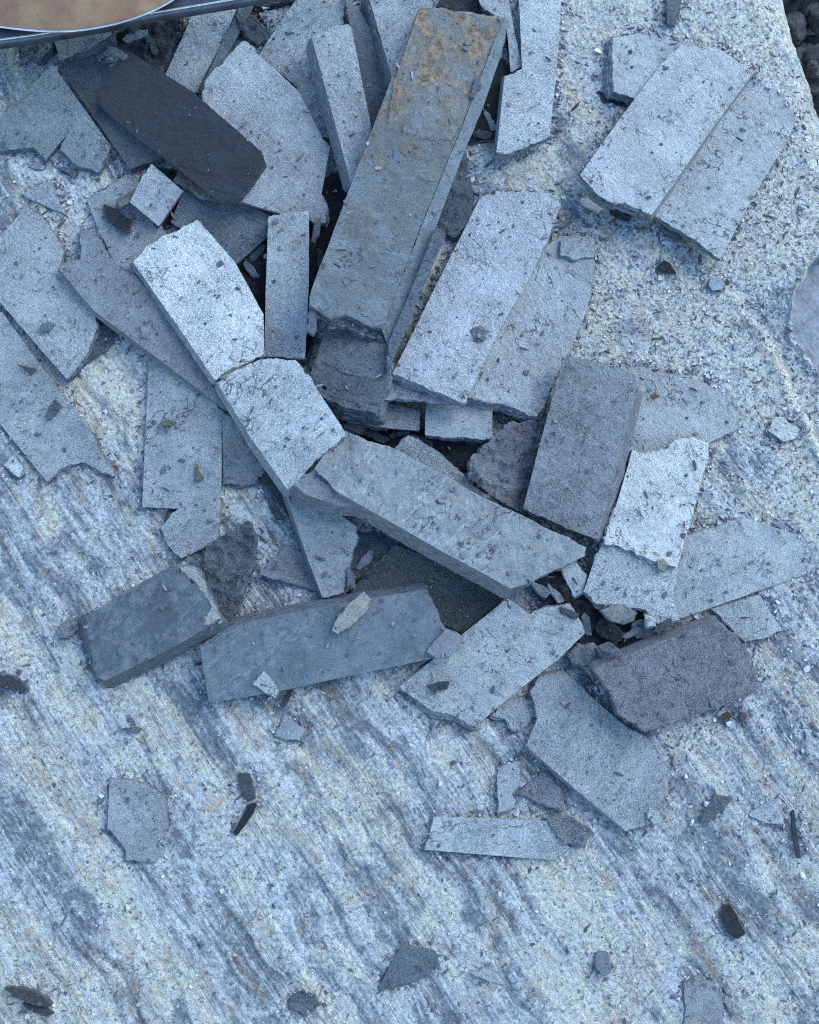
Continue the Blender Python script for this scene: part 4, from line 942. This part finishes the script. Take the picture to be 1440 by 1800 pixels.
def blade():
    brown = metal('brown_oxidised_steel', (0.18, 0.085, 0.048), (0.25, 0.165, 0.08), 0.34, 0.0)
    bright = metal('worn_bright_steel', (0.4, 0.4, 0.4), (0.6, 0.6, 0.58), 0.35, 0.8)
    dark = metal('dark_steel', (0.03, 0.035, 0.042), (0.09, 0.1, 0.115), 0.4, 0.4)
    z = 0.052
    rim = np.array([(-420, 40), (-300, 33), (-180, 30), (-80, 36), (-20, 43), (16, 48), (50, 52), (90, 54.5), (130, 54), (170, 48), (205, 41), (240, 30), (270, 18), (300, 2), (330, -20), (360, -55), (385, -100), (400, -160), (404, -240)], float)
    # fine arc
    tt = np.linspace(0, len(rim) - 1, 90)
    rim = np.stack([np.interp(tt, np.arange(len(rim)), rim[:, 0]), np.interp(tt, np.arange(len(rim)), rim[:, 1])], 1)
    for _ in range(6): rim[1:-1] = (rim[:-2] + 2 * rim[1:-1] + rim[2:]) / 4
    W = to_plane(rim, (0, 0, z))
    cen = to_plane([(20, -330)], (0, 0, z))[0]
    # dished plate from the rim inwards: upper surface and under surface
    fr = [0.0, 0.012, 0.05, 0.12, 0.25, 0.45, 0.7, 1.0]
    rise = [0.0, 0.0012, 0.004, 0.009, 0.013, 0.015, 0.016, 0.016]
    top = []
    for f, r in zip(fr, rise):
        R = W + (cen - W) * f; R[:, 2] = z + r; top.append(R)
    bot = [r_ - np.array([0, 0, 0.0022]) for r_ in top]
    sects = []
    for i in range(len(rim)):
        up = [t_[i] for t_ in top]; dn = [b_[i] for b_ in bot]
        sects.append(up + dn[::-1])
    tool = bpy.data.objects.new('hand_tool', None); sc.collection.objects.link(tool); tool.location = tuple(W[0]); WLOC[tool.name] = Vector(tuple(W[0]))
    tool.empty_display_size = 0.02
    tag(tool, 'steel hand tool with a brown curved blade and bright edges at the upper left corner', 'hand tool')
    o = sweep('blade', sects, brown, tool)
    o['label'] = 'brown oxidised curved blade with a bright worn rim'
    # worn bright rim
    rs = []
    for i in range(len(rim)):
        d = (W[i] - cen); d = d / np.linalg.norm(d)
        c = W[i] + d * 0.0004 + np.array([0, 0, -0.0006])
        sdv = np.array([0, 0, 1.0])
        rs.append([c + 0.0009 * (math.cos(a) * d + math.sin(a) * 1.2 * sdv) for a in np.linspace(0, 2 * math.pi, 9)[:-1]])
    sweep('worn_rim', rs, bright, o)
    # flat steel bar lying under it, its upper edge bright
    line = np.array([(-420, 130), (-200, 101), (-60, 80), (0, 70), (60, 62), (130, 50), (200, 38), (262, 24), (330, 13), (420, -2), (520, -20), (640, -45)], float)
    tt = np.linspace(0, len(line) - 1, 60)
    line = np.stack([np.interp(tt, np.arange(len(line)), line[:, 0]), np.interp(tt, np.arange(len(line)), line[:, 1])], 1)
    W2 = to_plane(line, (0, 0, 0.040))
    s2, s3 = [], []
    for i in range(len(line)):
        a = W2[i]
        tdir = W2[min(i + 1, len(line) - 1)] - W2[max(i - 1, 0)]; tdir /= np.linalg.norm(tdir)
        nrm = np.array([-tdir[1], tdir[0], 0])            # towards the top of the picture
        lo = a - nrm * 0.004 + np.array([0, 0, -0.008])
        s2.append([a + nrm * 0.0, a + nrm * 0.020 + np.array([0, 0, 0.002]), a + nrm * 0.020 + np.array([0, 0, -0.004]), lo + nrm * 0.004 + np.array([0, 0, -0.001]), lo])
        s3.append([a + 0.0010 * np.array([nrm[0] * math.cos(g), nrm[1] * math.cos(g), math.sin(g)]) + np.array([0, 0, 0.0004]) for g in np.linspace(0, 2 * math.pi, 8)[:-1]])
    o2 = sweep('bar', s2, dark, tool)
    o2['label'] = 'dark steel bar with a bright upper edge under the blade'
    sweep('bright_edge', s3, bright, o2)
blade()

# ------------------------------------------------------------------ rubble on the ground beyond the slab
def rubble():
    spots = [(1392, 8, 26), (1428, 12, 30), (1402, 44, 20), (1436, 52, 22), (1450, 78, 20), (1418, 82, 18), (1444, 104, 20), (1428, 126, 14), (1456, 136, 22), (1446, 166, 16), (1400, -20, 26), (1440, -30, 30), (1378, -16, 20), (1412, 104, 12), (1415, 26, 14), (1450, 62, 12)]
    m = slate_material('rubble_stone', 0.6, 0.3, 0.0008, 0.6)
    th, ph = np.meshgrid(np.linspace(0, np.pi, 15), np.linspace(0, 2 * np.pi, 22)[:-1], indexing='ij')
    for k, (x, y, r) in enumerate(spots):
        zc = -0.16 + 0.010 * (k % 3)
        c = to_plane([(x, y)], (0, 0, zc))[0]
        R = r * PX * 1.6
        ux, uy, uz = np.sin(th) * np.cos(ph), np.sin(th) * np.sin(ph), np.cos(th)
        rr = 1 + 0.6 * fbm(ux * 1.3 + k * 5.1 + uz, uy * 1.3 + uz * 0.7, 600 + k, 3)
        a = rng.uniform(0, 6.28); sx, sy, sz = rng.uniform(0.8, 1.25), rng.uniform(0.65, 1.0), rng.uniform(0.5, 0.75)
        lx, ly, lz = ux * rr * R * sx, uy * rr * R * sy, uz * rr * R * sz
        co = np.stack([lx * math.cos(a) - ly * math.sin(a), lx * math.sin(a) + ly * math.cos(a), lz], -1).reshape(-1, 3)
        nt_, np2 = th.shape
        q = [(i * np2 + j, i * np2 + (j + 1) % np2, (i + 1) * np2 + (j + 1) % np2, (i + 1) * np2 + j) for i in range(nt_ - 1) for j in range(np2)]
        me = mesh_from('rubble_stone', co, None, q, smooth_quad=True, mats=(m,), quad_mat=0)
        o = link('rubble_stone', me, (c[0], c[1], -0.17 + R * 0.45 + 0.006 * (k % 4)))
        g = rng.uniform(0.03, 0.08)
        o.color = (g * 0.98, g, g * 1.03, 1)
        tag(o, 'dark rounded stone in the rubble below the edge of the rock, top right corner', 'stone', 'rubble beyond the edge of the rock')
rubble()

# ------------------------------------------------------------------ crumbs, splinters and grit strewn over everything
def crumbs():
    cols = [(0.34, 0.36, 0.37), (0.06, 0.065, 0.072), (0.40, 0.385, 0.30), (0.17, 0.18, 0.19), (0.12, 0.075, 0.045)]
    mats = []
    for i, c in enumerate(cols):
        m, t, b = mat('crumb_tone_%d' % i)
        geo = N(t, 'ShaderNodeNewGeometry')
        f = noise(t, geo.outputs['Position'], 420, 3, 0.6)
        L(t, mixc(t, 1.0, (c[0], c[1], c[2]), ramp(t, f, 0.3, 0.7, 0.6, 1.35), 'MULTIPLY'), b.inputs['Base Color'])
        b.inputs['Roughness'].default_value = 0.55
        mats.append(m)
    NC = 210000
    X = rng.uniform(-30, 1480, NC); Y = rng.uniform(-30, 1830, NC)
    W = to_plane(np.stack([X, Y], 1))
    ii = np.clip(((W[:, 0] - HX0) / HC).astype(int), 3, HNX - 4); jj = np.clip(((W[:, 1] - HY0) / HC).astype(int), 3, HNY - 4)
    onrock = (H[jj, ii] - HROCK[jj, ii]) < 0.0006
    near = np.zeros(NC)
    for dx, dy in ((6, 0), (-6, 0), (0, 6), (0, -6), (10, 8), (-10, -8)):
        a = np.clip(ii + dx, 0, HNX - 1); b = np.clip(jj + dy, 0, HNY - 1)
        near = np.maximum(near, (np.abs(H[b, a] - HROCK[b, a]) > 0.002) * 1.0)
    patch = sstep(-0.2, 0.45, fbm(X / 120, Y / 120, 700, 3))
    right = sstep(930, 1080, X) * (1 - sstep(760, 1050, Y)) * sstep(120, 380, Y + 0.35 * (X - 1000))
    dens = np.where(onrock, 0.05 + 0.10 * patch + 0.12 * right + 0.5 * near + 0.14 * sstep(900, 1200, X), 0.014 + 0.02 * patch)
    lowleft = sstep(0, 400, 1.05 * Y - 0.75 * X - 250)
    dens = dens * np.where(onrock, 1 - 0.6 * lowleft, 1.0)
    dens = dens * np.where(X > np.interp(Y, EDGE[:, 1], EDGE[:, 0]) - 12, 0.0, 1.0)
    pk = ((X - 1492) / 96) ** 2 + ((Y - 545) / 120) ** 2 < 1
    dens = np.where(pk, 0, dens)
    dens = np.where(inside(X, Y, np.array([(222, 87), (458, 265), (466, 287), (418, 350), (392, 350), (167, 177)], float)), dens * 0.15, dens)
    keep = rng.uniform(0, 1, NC) < dens
    idx = np.nonzero(keep)[0]
    n = len(idx)
    K = 6
    ln = np.exp(rng.normal(math.log(1.75), 0.5, n)) * (1 + 0.5 * near[idx] * rng.uniform(0, 1, n))
    ln = np.clip(ln, 1.2, 10) * PX
    sliver = rng.uniform(0, 1, n) < 0.3
    asp = np.where(sliver, rng.uniform(0.12, 0.25, n), rng.uniform(0.45, 0.95, n))
    ln = np.where(sliver, ln * 1.9, ln)
    th = np.minimum(np.where(sliver, 0.18, rng.uniform(0.08, 0.25, n)) * ln, 0.0007)
    ang = rng.uniform(0, 2 * np.pi, n)
    tx = rng.normal(0, 0.22, n); ty = rng.normal(0, 0.22, n)
    P0 = W[idx]
    h = H[jj[idx], ii[idx]]
    # place on the surface that is really there
    Wz = to_plane(np.stack([X[idx], Y[idx]], 1))
    a = (np.arange(K) / K * 2 * np.pi)[None] + rng.uniform(-0.35, 0.35, (n, K))
    r = rng.uniform(0.72, 1.2, (n, K))
    u = np.cos(a) * r * ln[:, None]; v = np.sin(a) * r * (ln * asp)[:, None]
    ca, sa = np.cos(ang)[:, None], np.sin(ang)[:, None]
    gx = u * ca - v * sa; gy = u * sa + v * ca
    gz = gx * tx[:, None] + gy * ty[:, None]
    base = np.stack([P0[:, 0:1] + gx, P0[:, 1:2] + gy, h[:, None] + gz - 0.0003 + np.abs(tx[:, None]) * ln[:, None] * 0.5], -1)
    topv = base.copy()
    topv[..., :2] = P0[:, None, :2] + 0.86 * (base[..., :2] - P0[:, None, :2])
    topv[..., 2] += th[:, None] + 0.0003
    co = np.concatenate([base, topv], 1).reshape(-1, 3)
    o0 = np.arange(n) * 2 * K
    quads = np.concatenate([np.stack([o0 + k, o0 + (k + 1) % K, o0 + K + (k + 1) % K, o0 + K + k], 1) for k in range(K)])
    tris = np.concatenate([np.stack([o0 + K, o0 + K + k, o0 + K + k + 1], 1) for k in range(1, K - 1)])
    onr = onrock[idx]
    pr = rng.uniform(0, 1, n)
    mi = np.where(pr < 0.44, 0, np.where(pr < 0.60, 1, np.where(pr < 0.70, 2, np.where(pr < 0.99, 3, 4))))
    mi = np.where(~onr, np.where(rng.uniform(0, 1, n) < 0.85, 1, 3), mi)
    mi = np.where(sliver, np.where(rng.uniform(0, 1, n) < 0.6, 1, 3), mi)
    me = mesh_from('slate_crumbs', co, tris, quads, smooth_tri=False, mats=mats, tri_mat=np.tile(mi, K - 2), quad_mat=np.tile(mi, K))
    o = link('slate_crumbs', me)
    tag(o, 'fine slate crumbs, splinters and grit strewn over rock and slabs', 'slate crumbs', kind='stuff')
    print('crumbs', n)
crumbs()
